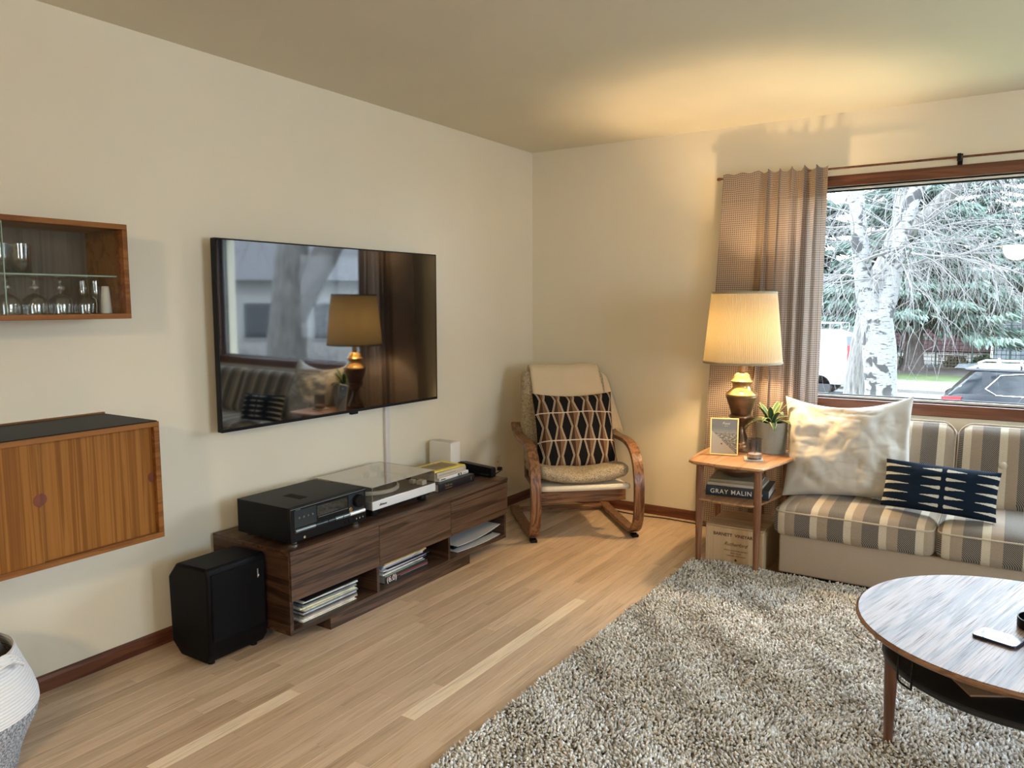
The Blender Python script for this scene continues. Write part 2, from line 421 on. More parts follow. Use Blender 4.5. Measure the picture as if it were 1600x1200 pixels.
    # striped sofa cloth: stripes along local x, fine twill in the dark bands
    m, nt, b = new_mat('sofa_stripe'); v = coords(nt); x, y, z = sep(nt, v)
    t = mth(nt, 'FRACT', mth(nt, 'MULTIPLY', mth(nt, 'ADD', x, 10.02), 1/.155))
    diag = mth(nt, 'ADD', mth(nt, 'ADD', x, y), z)
    tw = mth(nt, 'MULTIPLY_ADD', mth(nt, 'SINE', mth(nt, 'MULTIPLY', diag, 6.28/.0095)), .5, .5)
    dark = mix(nt, ramp(nt, tw, [(.35, 0.0), (.75, 1.0)]), (.034, .029, .027), (.27, .235, .195))
    cols = ramp(nt, t, [(0, (.1, .1, .1)), (.47, (.52, .455, .345)), (.69, (.31, .245, .18))], 'CONSTANT')
    isd = mth(nt, 'LESS_THAN', t, .47)
    c = mix(nt, isd, cols, dark)
    sp = ramp(nt, noise_tex(nt, v, 420, 2), [(.3, (.82, .82, .82)), (.7, (1.12, 1.12, 1.12))])
    c = nd(nt, 'ShaderNodeVectorMath', {0: c, 1: sp}, operation='MULTIPLY').outputs[0]
    nt.links.new(c, b.inputs['Base Color']); b.inputs['Roughness'].default_value = .88; b.inputs['Specular IOR Level'].default_value = .2
    b.inputs['Sheen Weight'].default_value = .2; bump(nt, b, tw, .15, .001); T['stripe'] = m
    T['welt'] = fabric('sofa_welt', (.44, .38, .29), 900)
    # zigzag chair pillow (uv)
    m, nt, b = new_mat('zigzag_pillow'); u, v, _ = sep(nt, coords(nt, 'UV'))
    t = mth(nt, 'MULTIPLY', u, 11.0); mm = mth(nt, 'PINGPONG', t, 1.0)
    tri = mth(nt, 'PINGPONG', mth(nt, 'ADD', mth(nt, 'MULTIPLY', v, 5.4), .2), 1.0)
    bd = mth(nt, 'MULTIPLY_ADD', tri, .52, .24); df = mth(nt, 'SUBTRACT', mm, bd)
    ln = mth(nt, 'LESS_THAN', mth(nt, 'ABSOLUTE', df), .115)
    gap = mth(nt, 'LESS_THAN', mth(nt, 'ABSOLUTE', df), .026)
    dash = mth(nt, 'GREATER_THAN', mth(nt, 'FRACT', mth(nt, 'MULTIPLY', v, 62.0)), .18)
    ln = mth(nt, 'MULTIPLY', mth(nt, 'MULTIPLY', ln, mth(nt, 'SUBTRACT', 1.0, gap)), dash)
    half = mth(nt, 'GREATER_THAN', mth(nt, 'FRACT', mth(nt, 'MULTIPLY', mth(nt, 'ADD', t, 0.0), .5)), .5)
    brown = mix(nt, half, (.065, .031, .019), (.185, .105, .056))
    c = mix(nt, mth(nt, 'GREATER_THAN', df, 0.0), (.011, .0095, .009), brown)
    c = mix(nt, ln, c, (.56, .44, .31))
    hz = mth(nt, 'LESS_THAN', mth(nt, 'MINIMUM', mth(nt, 'ABSOLUTE', mth(nt, 'SUBTRACT', v, .345)), mth(nt, 'ABSOLUTE', mth(nt, 'SUBTRACT', v, .715))), .0065)
    c = mix(nt, hz, c, (.62, .53, .41)); nt.links.new(c, b.inputs['Base Color']); b.inputs['Roughness'].default_value = .95
    b.inputs['Specular IOR Level'].default_value = .1; bump(nt, b, mth(nt, 'MAXIMUM', ln, hz), .5, .003); T['zigzag'] = m
    # navy lumbar pillow with pale spikes (uv)
    m, nt, b = new_mat('spike_pillow'); uvc = coords(nt, 'UV'); u, v, _ = sep(nt, uvc)
    hw = ramp(nt, u, [(.0, .20), (.03, .17), (.27, 0.0), (.33, 0.0), (.515, .20), (.52, 0.0), (.56, 0.0), (.565, .20), (.75, 0.0), (.80, 0.0), (.97, .17)])
    jit = mth(nt, 'MULTIPLY', mth(nt, 'SUBTRACT', noise_tex(nt, uvc, 90, 2), .5), .16)
    cell = mth(nt, 'ABSOLUTE', mth(nt, 'SUBTRACT', mth(nt, 'FRACT', mth(nt, 'MULTIPLY_ADD', v, 5.4, -.2)), .5))
    on = mth(nt, 'LESS_THAN', mth(nt, 'ADD', cell, jit), hw)
    on = mth(nt, 'MULTIPLY', on, mth(nt, 'GREATER_THAN', hw, .02))
    c = mix(nt, on, (.0085, .016, .030), (.56, .54, .47)); nt.links.new(c, b.inputs['Base Color']); b.inputs['Roughness'].default_value = .95
    b.inputs['Specular IOR Level'].default_value = .1; bump(nt, b, noise_tex(nt, uvc, 160, 2), .4, .003); T['spike'] = m
    # open-weave curtain (uv in metres)
    m, nt, b = new_mat('waffle_curtain'); u, v, _ = sep(nt, coords(nt, 'UV'))
    pu = mth(nt, 'ABSOLUTE', mth(nt, 'SUBTRACT', mth(nt, 'FRACT', mth(nt, 'MULTIPLY', u, 1/.0125)), .5))
    row = mth(nt, 'MULTIPLY', v, 1/.0125)
    pv = mth(nt, 'ABSOLUTE', mth(nt, 'SUBTRACT', mth(nt, 'FRACT', row), .5))
    hole = mth(nt, 'MAXIMUM', pu, pv)
    k = ramp(nt, hole, [(.16, 0.0), (.28, 1.0)])
    c = mix(nt, k, (.075, .047, .038), (.385, .31, .26)); nt.links.new(c, b.inputs['Base Color'])
    b.inputs['Roughness'].default_value = .95; b.inputs['Specular IOR Level'].default_value = .1; bump(nt, b, k, .6, .003)
    out = [n for n in nt.nodes if n.type == 'OUTPUT_MATERIAL'][0]
    tl = nd(nt, 'ShaderNodeBsdfTranslucent', {0: c}); mx = nd(nt, 'ShaderNodeMixShader', {0: .3, 1: b.outputs[0], 2: tl.outputs[0]})
    nt.links.new(mx.outputs[0], out.inputs[0]); T['curtain'] = m
    # lamp shade: pleated cloth that lets light through
    m, nt, b = new_mat('pleated_shade'); b.inputs['Base Color'].default_value = (.76, .68, .50, 1); b.inputs['Roughness'].default_value = .9
    out = [n for n in nt.nodes if n.type == 'OUTPUT_MATERIAL'][0]
    tl = nd(nt, 'ShaderNodeBsdfTranslucent', {0: (.045, .034, .016, 1)}); mx = nd(nt, 'ShaderNodeMixShader', {0: .5, 1: b.outputs[0], 2: tl.outputs[0]})
    nt.links.new(mx.outputs[0], out.inputs[0]); T['shade'] = m
    T['shade_trim'] = fabric('shade_trim', (.33, .29, .20), 900)
    # basket
    m, nt, b = new_mat('white_rope'); v = coords(nt); x, y, z = sep(nt, v)
    w = mth(nt, 'MULTIPLY_ADD', mth(nt, 'SINE', mth(nt, 'MULTIPLY', z, 6.28/.009)), .5, .5)
    c = ramp(nt, w, [(0, (.66, .66, .66)), (.5, (.80, .80, .80))]); nt.links.new(c, b.inputs['Base Color']); b.inputs['Roughness'].default_value = .9; bump(nt, b, w, .5, .004); T['rope'] = m
    m, nt, b = new_mat('grey_rope'); v = coords(nt); n = noise_tex(nt, v, 170, 2)
    c = ramp(nt, n, [(.38, (.12, .135, .16)), (.62, (.52, .54, .57))]); nt.links.new(c, b.inputs['Base Color']); b.inputs['Roughness'].default_value = .9; bump(nt, b, n, .6, .004); T['rope_grey'] = m
    # rug pile: colour by tuft
    m, nt, b = new_mat('shag_pile'); at = nd(nt, 'ShaderNodeAttribute', attribute_name='tuft')
    c = ramp(nt, at.outputs['Fac'], [(0, (.27, .245, .215)), (.35, (.58, .555, .515)), (.7, (.83, .815, .78)), (1, (.95, .945, .925))])
    nt.links.new(c, b.inputs['Base Color']); b.inputs['Roughness'].default_value = .95; b.inputs['Specular IOR Level'].default_value = .1; T['pile'] = m
    T['rug_back'] = plain('rug_backing', (.30, .26, .21), .95)
    # picture print: mountains under a dusky sky, pale slope in the corner (uv)
    m, nt, b = new_mat('mountain_print'); uvc = coords(nt, 'UV'); u, v, _ = sep(nt, uvc)
    n = noise_tex(nt, coords(nt, 'UV', (1.2, 2.4, 1)), 5.0, 6, .6)
    ridge = mth(nt, 'MULTIPLY_ADD', n, .16, .52)
    rock = ramp(nt, noise_tex(nt, coords(nt, 'UV', (1.4, 3.2, 1), (0, 0, .6)), 8.0, 6, .7), [(.38, (.035, .042, .055)), (.5, (.15, .15, .16)), (.62, (.62, .60, .57))])
    sky = ramp(nt, v, [(.55, (.30, .30, .31)), (.75, (.10, .135, .19)), (1, (.055, .085, .15))])
    c = mix(nt, mth(nt, 'LESS_THAN', v, ridge), sky, rock)
    slope = mth(nt, 'LESS_THAN', v, mth(nt, 'MULTIPLY_ADD', u, -.66, .66))
    c = mix(nt, slope, c, (.46, .43, .40)); nt.links.new(c, b.inputs['Base Color']); b.inputs['Roughness'].default_value = .25; T['print'] = m
    # --- outdoors
    m, nt, b = new_mat('birch_bark'); v = coords(nt)
    n1 = noise_tex(nt, coords(nt, scale=(3, 3, 16)), 3.2, 4, .6); n2 = noise_tex(nt, v, 3.4, 3, .6, .5); n3 = noise_tex(nt, coords(nt, scale=(6, 6, 60)), 2.2, 3)
    k = mth(nt, 'MAXIMUM', ramp(nt, n1, [(.585, 0.0), (.63, 1.0)]), ramp(nt, n2, [(.565, 0.0), (.60, 1.0)]))
    k = mth(nt, 'MAXIMUM', k, ramp(nt, n3, [(.64, 0.0), (.70, .8)]))
    c = mix(nt, k, (.0972, .0972, .0958), (.0058, .0058, .0065)); nt.links.new(c, b.inputs['Base Color']); b.inputs['Roughness'].default_value = .8; bump(nt, b, k, .5, .01); T['birch'] = m
    def bark(name, a, bb):
        m, nt, b = new_mat(name); n = noise_tex(nt, coords(nt, scale=(12, 12, 1.6)), 2.0, 4, .65)
        c = ramp(nt, n, [(.35, a), (.65, bb)]); nt.links.new(c, b.inputs['Base Color']); b.inputs['Roughness'].default_value = .9; bump(nt, b, n, .8, .02); return m
    T['bark'] = bark('grey_bark', (.0324, .0259, .0216), (.0864, .0720, .0648)); T['bark_pale'] = bark('pale_bark', (.030, .028, .026), (.11, .105, .10))
    T['twig'] = plain('twigs', (.080, .075, .075), .8, var=.3, vscale=4)
    T['twig_dark'] = plain('dark_twigs', (.0612, .0504, .0468), .8, var=.3, vscale=4)
    def leaf(name, a, bb):
        m, nt, b = new_mat(name); n = noise_tex(nt, coords(nt), 1.6, 4)
        c = ramp(nt, n, [(.3, a), (.7, bb)]); nt.links.new(c, b.inputs['Base Color']); b.inputs['Roughness'].default_value = .7; return m
    T['needle'] = leaf('spruce_needles', (.0115, .0259, .0202), (.0324, .0612, .0446)); T['needle2'] = leaf('pale_spruce_needles', (.0202, .0418, .0331), (.0540, .0900, .0684))
    T['hedge'] = leaf('hedge_leaves', (.0540, .0432, .0396), (.1152, .0936, .0864))
    T['grass'] = leaf('lawn_grass', (.0324, .0540, .0158), (.0576, .0828, .0288))
    T['dirt'] = plain('leaf_litter', (.0540, .0446, .0374), .95, var=.3, vscale=3)
    T['asphalt'] = plain('asphalt', (.0504, .0504, .0518), .9, var=.1, vscale=6)
    T['pave'] = plain('sidewalk_concrete', (.0828, .0792, .0720), .9, var=.08, vscale=2)
    T['carpaint'] = plain('dark_car_paint', (.0043, .0065, .0101), .25, spec=.3)
    T['vanpaint'] = plain('white_car_paint', (.1224, .1260, .1296), .25, coat=1)
    T['carglass'] = plain('car_glass', (.0058, .0086, .0115), .08, spec=.35)
    T['tyre'] = plain('tyre', (.0108, .0108, .0115), .85)
    T['redlight'] = plain('red_lens', (.17, .005, .007), .45, spec=.2)
    T['siding'] = plain('grey_blue_siding', (.125, .155, .18), .6); T['siding_p'] = plain('plum_siding', (.0396, .0158, .0202), .7)
    T['roofing'] = plain('grey_roofing', (.0720, .0720, .0792), .9, var=.2); T['stucco'] = plain('pale_stucco', (.20, .20, .195), .9)
    T['fence_g'] = plain('green_wire', (.0216, .0612, .0504), .6); T['orange'] = plain('terracotta', (.1584, .0648, .0252), .8); T['lattice'] = plain('lattice_wood', (.0864, .0648, .0468), .8)
    T['leaf_g'] = leaf('agave_leaf', (.022, .075, .026), (.045, .12, .045)); T['leaf_y'] = plain('agave_margin', (.44, .44, .17), .5)
    T['pend'] = plain('pendant_shade', (.55, .30, .10), .5); T['bulb'] = emit_mat('bulb', (1.0, .62, .26), 12)
build_materials()
# ================================================================ the room shell
RX, RY, RH = 5.6, -8.2, 2.44
def struct(name, mb, mat, parent=None, **k):
    o = mb.build(name, mat, parent, **k); o['kind'] = 'structure'; return o
def build_shell():
    T = MT
    struct('wall_left', MB().box(-.16, 0, RY-.16, .18, -.05, RH+.02), T['wall'])
    w = MB(); w.box(0, WX0, 0, .18, -.05, RH+.02); w.box(WX1, RX+.16, 0, .18, -.05, RH+.02)
    w.box(WX0, WX1, 0, .18, -.05, WZ0); w.box(WX0, WX1, 0, .18, WZ1, RH+.02)
    struct('wall_window', w, T['wall'])
    w = MB(); ye = 0
    for (a, b, c, d) in FILL_WIN:
        w.box(RX, RX+.16, b, ye, -.05, RH+.02); w.box(RX, RX+.16, a, b, -.05, c); w.box(RX, RX+.16, a, b, d, RH+.02); ye = a
    w.box(RX, RX+.16, RY-.16, ye, -.05, RH+.02)
    struct('wall_right', w, T['wall'])
    for k, (a, b, c, d) in enumerate(FILL_WIN):  # made-up unseen windows, added so more daylight fills the room
        wn = put(bpy.data.objects.new(f'window_{k+2}', None)); wn['kind'] = 'structure'; wn.location = (RX, (a+b)/2, c); o_ = wn.location
        m = MB()
        for q in ((a-.06, b+.06, c-.06, c), (a-.06, b+.06, d, d+.06), (a-.06, a, c, d), (b, b+.06, c, d)): m.box(RX-.018, RX+.05, q[0], q[1], q[2], q[3])
        m.build('casing', T['base'], wn, o_, bevel=.003)
        m = MB(); mid = (a+b)/2
        for q in ((a, b, c, c+.04), (a, b, d-.04, d), (a, a+.04, c+.04, d-.04), (b-.04, b, c+.04, d-.04), (mid-.03, mid+.03, c+.04, d-.04)): m.box(RX+.06, RX+.10, q[0], q[1], q[2], q[3])
        m.build('sash', T['silver'], wn, o_, bevel=.003)
        for (p, q) in ((a+.04, mid-.03), (mid+.03, b-.04)): MB().add([(RX+.08, p, c+.04), (RX+.08, q, c+.04), (RX+.08, q, d-.04), (RX+.08, p, d-.04)], [(0, 1, 2, 3)]).build('glass_pane', T['glass'], wn, o_)
    struct('wall_back', MB().box(0, RX, RY-.16, RY, -.05, RH+.02), T['wall'])
    struct('ceiling', MB().box(-.16, RX+.16, RY-.16, .18, RH, RH+.2), T['ceiling'])
    # floor: sub-floor slab, oak strips laid on it where the photo shows them
    PX, PY = 1.63, -5.4
    f = MB(); f.box(0, PX, PY, 0, -.05, -.005); f.box(PX, RX, RY, 0, -.05, 0); f.box(0, PX, RY, PY, -.05, 0)
    fl = struct('floor', f, T['subfloor'])
    rng = random.Random(11); wd_ = .0575; n = int(PX/wd_)
    for i in range(n+1):
        x0 = i*wd_+.0003; x1 = min((i+1)*wd_-.0003, PX)
        if x1-x0 < .01: continue
        cuts = []
        yy = 0-rng.uniform(.2, 1.0)
        while yy > PY+.25: cuts.append(yy); yy -= rng.uniform(.45, 1.35)
        pale = None
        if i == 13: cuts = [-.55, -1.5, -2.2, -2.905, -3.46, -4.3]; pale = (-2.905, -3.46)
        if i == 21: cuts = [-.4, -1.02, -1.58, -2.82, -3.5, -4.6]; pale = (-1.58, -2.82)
        ys = [0]+cuts+[PY]
        for a, b in zip(ys[:-1], ys[1:]):
            cx, cy = (x0+x1)/2, (a+b)/2; hx, hy = (x1-x0)/2, (a-b)/2-.0004
            mb = MB(); e = .0003
            P = [(-hx, -hy, -.008), (hx, -hy, -.008), (hx, hy, -.008), (-hx, hy, -.008), (-hx, -hy, -e), (hx, -hy, -e), (hx, hy, -e), (-hx, hy, -e),
                 (-hx+e, -hy+e, 0), (hx-e, -hy+e, 0), (hx-e, hy-e, 0), (-hx+e, hy-e, 0)]
            mb.add(P, [(0, 1, 5, 4), (1, 2, 6, 5), (2, 3, 7, 6), (3, 0, 4, 7), (4, 5, 9, 8), (5, 6, 10, 9), (6, 7, 11, 10), (7, 4, 8, 11), (8, 9, 10, 11)])
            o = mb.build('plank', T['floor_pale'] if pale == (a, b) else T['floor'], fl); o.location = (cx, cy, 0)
    # baseboards with an eased top edge
    prof = [(0, 0), (.016, 0), (.016, .045), (.011, .056), (0, .06)]
    L = MB(); n = len(prof)
    for y in (RY, -.0005): L.v += [(x, y, z) for x, z in prof]
    for i in range(n): L.face((i, (i+1) % n, (i+1) % n+n, i+n))
    L.face(tuple(reversed(range(n)))); L.face(tuple(range(n, 2*n)))
    struct('baseboard_left', L, T['base'])
    L = MB()
    for x in (.0165, RX): L.v += [(x, -y, z) for y, z in prof]
    for i in range(n): L.face((i, i+n, (i+1) % n+n, (i+1) % n))
    L.face(tuple(range(n))); L.face(tuple(reversed(range(n, 2*n))))
    struct('baseboard_window', L, T['basex'])
    # window: stained casing, metal sash, pane
    win = put(bpy.data.objects.new('window_1', None)); win['kind'] = 'structure'; win.location = ((WX0+WX1)/2, 0, WZ0)
    off = win.location
    MB().box(WX0-.06, WX1+.06, -.018, .06, WZ1, WZ1+.06).build('head_casing', T['basex'], win, off, bevel=.003)
    MB().box(WX0-.06, WX1+.06, -.022, .06, WZ0-.066, WZ0).build('sill_casing', T['basex'], win, off, bevel=.004)
    for x in (WX0-.06, WX1): MB().box(x, x+.06, -.018, .06, WZ0, WZ1).build('side_casing', T['base'], win, off, bevel=.003)
    s = MB(); d0, d1 = .05, .085
    s.box(WX0, WX1, d0, d1, WZ0, WZ0+.014); s.box(WX0, WX1, d0, d1, WZ1-.012, WZ1)
    s.box(WX0, WX0+.014, d0, d1, WZ0+.014, WZ1-.012); s.box(WX1-.014, WX1, d0, d1, WZ0+.014, WZ1-.012)
    s.build('sash', T['silver'], win, off, bevel=.002)
    g = MB(); a, b_ = WX0+.014, WX1-.014; z0, z1 = WZ0+.014, WZ1-.012
    for q in ((a, b_, z0, z0+.006), (a, b_, z1-.008, z1), (a, a+.006, z0, z1), (b_-.006, b_, z0, z1)): g.box(q[0], q[1], .06, .08, q[2], q[3])
    g.build('gasket', T['black'], win, off)
    MB().add([(a, .07, z0), (b_, .07, z0), (b_, .07, z1), (a, .07, z1)], [(0, 1, 2, 3)]).build('glass_pane', T['glass'], win, off)
build_shell()

# ================================================================ wall cabinets
def build_cabinets():
    T = MT
    # glass-fronted cabinet
    Y0, Y1, Z0, Z1, D, t = -4.28, -3.132, 1.346, 1.675, .25, .018
    c = thing('display_cabinet', 'teak wall cabinet with sliding glass doors holding drinking glasses', 'cabinet', (0, (Y0+Y1)/2, Z0)); off = c.location
    MB().box(0, D, Y0, Y1, Z1-t, Z1).build('top_panel', T['teak_y'], c, off, bevel=.0015)
    MB().box(0, D, Y0, Y1, Z0, Z0+t).build('bottom_panel', T['teak_y'], c, off, bevel=.0015)
    for y in (Y0, Y1-t): MB().box(0, D, y, y+t, Z0+t, Z1-t).build('side_panel', T['teak_y'], c, off, bevel=.0015)
    MB().box(0, .008, Y0+t, Y1-t, Z0+t, Z1-t).build('back_panel', T['cab_in'], c, off)
    sh = MB().box(.02, .20, Y0+t, Y1-t, 1.492, 1.497).build('glass_shelf', T['cab_glass'], c, off)
    MB().box(.2, .201, Y0+t, Y1-t, 1.492, 1.497).build('shelf_edge', T['glass_edge'], c, off)
    for (a, b_, x) in ((-3.548, Y1-t, .222), (Y0+t, -3.53, .234)):
        MB().box(x, x+.004, a, b_, Z0+t, Z1-t).build('glass_door', T['cab_glass'], c, off)
        e = a if x < .23 else b_
        MB().box(x, x+.004, e-.001, e+.0008, Z0+t, Z1-t).build('door_edge', T['glass_edge'], c, off)
    zs = Z0+t+.0005
    def ware(name, prof, x, y, z, label, cat, grp, seg=20):
        o = MB().lathe(prof, seg, cap0=False, cap1=False).build(name, T['ware'], smooth=True); o.location = (x, y, z); return tag(o, label, cat, grp)
    # stemmed glasses, upside down, with a ball in the stem
    gob = [(.034, 0), (.036, .03), (.034, .05), (.022, .062), (.006, .068), (.005, .074), (.011, .081), (.0135, .088), (.011, .096), (.005, .102), (.004, .115), (.012, .121), (.032, .124), (.032, .126)]
    ys = [(-3.50, .17), (-3.462, .09), (-3.415, .17), (-3.375, .09), (-3.332, .17), (-3.295, .09), (-3.25, .17)]
    for k, (y, x) in enumerate(ys):
        w = ['first', 'second', 'third', 'fourth', 'fifth', 'sixth', 'seventh'][k]
        ware('goblet', gob, x, y, zs, f'upturned ball-stem goblet, {w} from the left on the cabinet floor', 'goblet', 'upturned goblets in the wall cabinet')
    tum = [(.030, .095), (.0275, .05), (.026, .004), (.001, .003), (.001, 0), (.0285, 0), (.0305, .05), (.0325, .095)]
    for k, (x, y) in enumerate(((.15, -3.51), (.10, -3.475), (.16, -3.45), (.11, -3.42))):
        w = ['leftmost', 'second from left', 'third from left', 'rightmost'][k]
        ware('tumbler', tum, x, y, 1.4975, f'clear drinking tumbler on the glass shelf, {w}', 'tumbler', 'tumblers on the glass shelf')
    flu = [(.016, .115), (.017, .08), (.021, 0), (.018, 0), (.015, .08), (.014, .115)]
    for k, (x, y) in enumerate(((.10, -3.222), (.13, -3.192))):
        ware('flute_glass', flu, x, y, zs, ['tall narrow glass beside the goblets in the wall cabinet', 'tall narrow glass between another narrow one and stacked cups'][k], 'glass', 'tall narrow glasses')
    for k in range(9):
        pr = [(.0175-.0004*k, 0), (.0165-.0004*k, .012), (.001, .013)]
        o = MB().lathe([(.0185-.0005*k, 0), (.0190-.0005*k, .003), (.0165-.0005*k, .028), (.001, .029)], 18, cap0=False, cap1=False).build('plastic_cup', T['white_p'], smooth=True)
        o.location = (.15, -3.166, zs+k*.0085)
        w = ['lowest', 'second lowest', 'third lowest', 'fourth lowest', 'middle', 'fourth from top', 'third from top', 'second from top', 'topmost'][k]
        tag(o, f'pale plastic cup, {w} of the stack at the cabinet side', 'cup', 'stacked cups in the wall cabinet')
    # solid sliding-door cabinet
    Y0, Y1, Z0, Z1, D, t = -4.28, -3.118, .563, .985, .36, .02
    c = thing('wall_cabinet', 'teak wall cabinet with solid sliding doors and black top', 'cabinet', (0, (Y0+Y1)/2, Z0)); off = c.location
    MB().box(0, D, Y0, Y1, Z1-t, Z1-.002).build('top_panel', T['teak_y'], c, off, bevel=.0015)
    MB().box(.012, D-.006, Y0+.004, Y1-.004, Z1-.002, Z1+.001).build('black_top', T['black_top'], c, off, label='black laminate top')
    MB().box(0, .012, Y0, Y1, Z1-.002, Z1+.006).build('back_rail', T['teak_y'], c, off)
    MB().box(0, D, Y0, Y1, Z0, Z0+t).build('bottom_panel', T['teak_y'], c, off, bevel=.0015)
    for y in (Y0, Y1-t): MB().box(0, D, y, y+t, Z0+t, Z1-t).build('side_panel', T['teak_y'], c, off, bevel=.0015)
    MB().box(0, .006, Y0+t, Y1-t, Z0+t, Z1-t).build('back_panel', T['cab_in'], c, off)
    zc = (Z0+Z1)/2+.01
    def half(x, y, sgn, par):
        m = MB(); p = [(0, .021*math.cos(a), .021*math.sin(a)) for a in np.linspace(-PI/2, PI/2, 15)]
        P = [(x+dx, y+sgn*q[1], zc+q[2]) for dx in (0, .0012) for q in p]; n = len(p)
        F = [tuple(range(n)), tuple(range(n, 2*n))]+[(i, (i+1) % n, (i+1) % n+n, i+n) for i in range(n)]
        m.add(P, F).build('finger_pull', T['teak_dark'], par, off)
    d1 = MB().box(D-.028, D-.018, -3.522, Y1-t, Z0+t, Z1-t).build('door', T['teak'], c, off)
    d2 = MB().box(D-.016, D-.006, Y0+t, -3.525, Z0+t, Z1-t).build('door', T['teak'], c, off)
    half(D-.018, -3.5215, 1, d1); half(D-.018, Y1-t-.0005, -1, d1); half(D-.006, -3.5255, -1, d2)
build_cabinets()

def marks(name, bars, mat, parent, loc, slant=0.0, axis='y', depth=.0005):
    '''tiny print that cannot be read in the photo: a row of short strokes (offset, width, height)'''
    m = MB()
    for o, w, h in bars:
        q = [(o, 0), (o+w, 0), (o+w+slant*h, h), (o+slant*h, h)]
        P = [((d, a, z) if axis == 'y' else (a, -d, z)) for d in (0, depth) for a, z in q]
        m.add(P, [(3, 2, 1, 0), (4, 5, 6, 7)]+[(i, (i+1) % 4, (i+1) % 4+4, i+4) for i in range(4)])
    o = m.build(name, mat, parent); o.location = loc; return o
# ================================================================ television and console
def build_tv():
    T = MT
    w, h, th = 1.4225, .822, .03
    t = thing('television', 'large flat black television hung on the wall above the console', 'television', (.10, -1.952, .8495)); t.rotation_euler = TVROT
    MB().box(-th, -.002, -w/2, w/2, 0, h).build('housing', T['black'], t, bevel=.003)
    MB().box(-.0021, 0, -w/2+.006, w/2-.006, .014, h-.006).build('screen', T['screen'], t)
    b = MB(); b.box(-.004, .0015, -w/2, w/2, 0, .013); b.box(-.004, .0012, -w/2, w/2, h-.005, h); b.box(-.004, .0012, -w/2, -w/2+.005, .013, h-.005); b.box(-.004, .0012, w/2-.005, w/2, .013, h-.005)
    b.build('bezel', T['black_metal'], t)
    MB().box(-.02, .001, .04, .085, -.012, 0).build('sensor', T['black'], t, bevel=.002)
    m = MB(); m.box(-.088, -.03, -.30, -.26, .15, .65); m.box(-.088, -.03, .26, .30, .15, .65); m.box(-.0895, -.08, -.4, .4, .3, .5)
    m.build('wall_bracket', T['black_metal'], t)
TVROT = (0, R(.35), R(-1.25))
build_tv()
tag(MB().box(0, .018, -1.574, -1.540, .06, .86).build('cable_cover', MT['raceway'], bevel=.003), 'white plastic cable cover strip running down the wall below the television', 'cable cover')

CX0, CX1, CY0, CY1, CZ0, CZ1 = .018, .498, -2.682, -1.106, .056, .408
def build_console():
    T = MT
    c = thing('media_console', 'low walnut media console with three drawers above open shelves', 'console', (.26, (CY0+CY1)/2, 0)); off = c.location
    t = .018
    MB().box(CX0, CX1+.013, CY0, CY1, CZ1-t, CZ1).build('top_panel', T['walnut'], c, off, bevel=.001)
    MB().box(CX0, CX1, CY0, CY1, CZ0, CZ0+t).build('bottom_panel', T['walnut'], c, off, bevel=.001)
    for y in (CY0, CY1-t): MB().box(CX0, CX1, y, y+t, CZ0+t, CZ1-t).build('side_panel', T['walnut_x'], c, off, bevel=.001)
    for y in (-2.166, -1.634): MB().box(CX0+.01, CX1-.002, y-.008, y+.008, CZ0+t, CZ1-t).build('divider', T['walnut_x'], c, off)
    MB().box(CX0, CX0+.008, CY0+t, CY1-t, CZ0+t, CZ1-t).build('back_panel', T['walnut'], c, off)
    MB().box(CX0+.01, CX1-.004, CY0+t, CY1-t, .203, .215).build('drawer_floor', T['walnut'], c, off)
    for a, b_ in ((CY0+.002, -2.1675), (-2.1645, -1.6355), (-1.6325, CY1-.002)):
        MB().box(CX1, CX1+.012, a, b_, .2, CZ1-t-.002).build('drawer_front', T['walnut'], c, off, bevel=.0008)
    MB().box(CX0+.06, CX1-.006, -2.46, -1.45, 0, CZ0).build('plinth', T['walnut'], c, off, bevel=.001)
    m = MB().cyl(.006, 0, .01, 12, (CX1-.02, -1.634, .195)); m.build('drawer_stop', T['white_p'], c, off)
build_console()

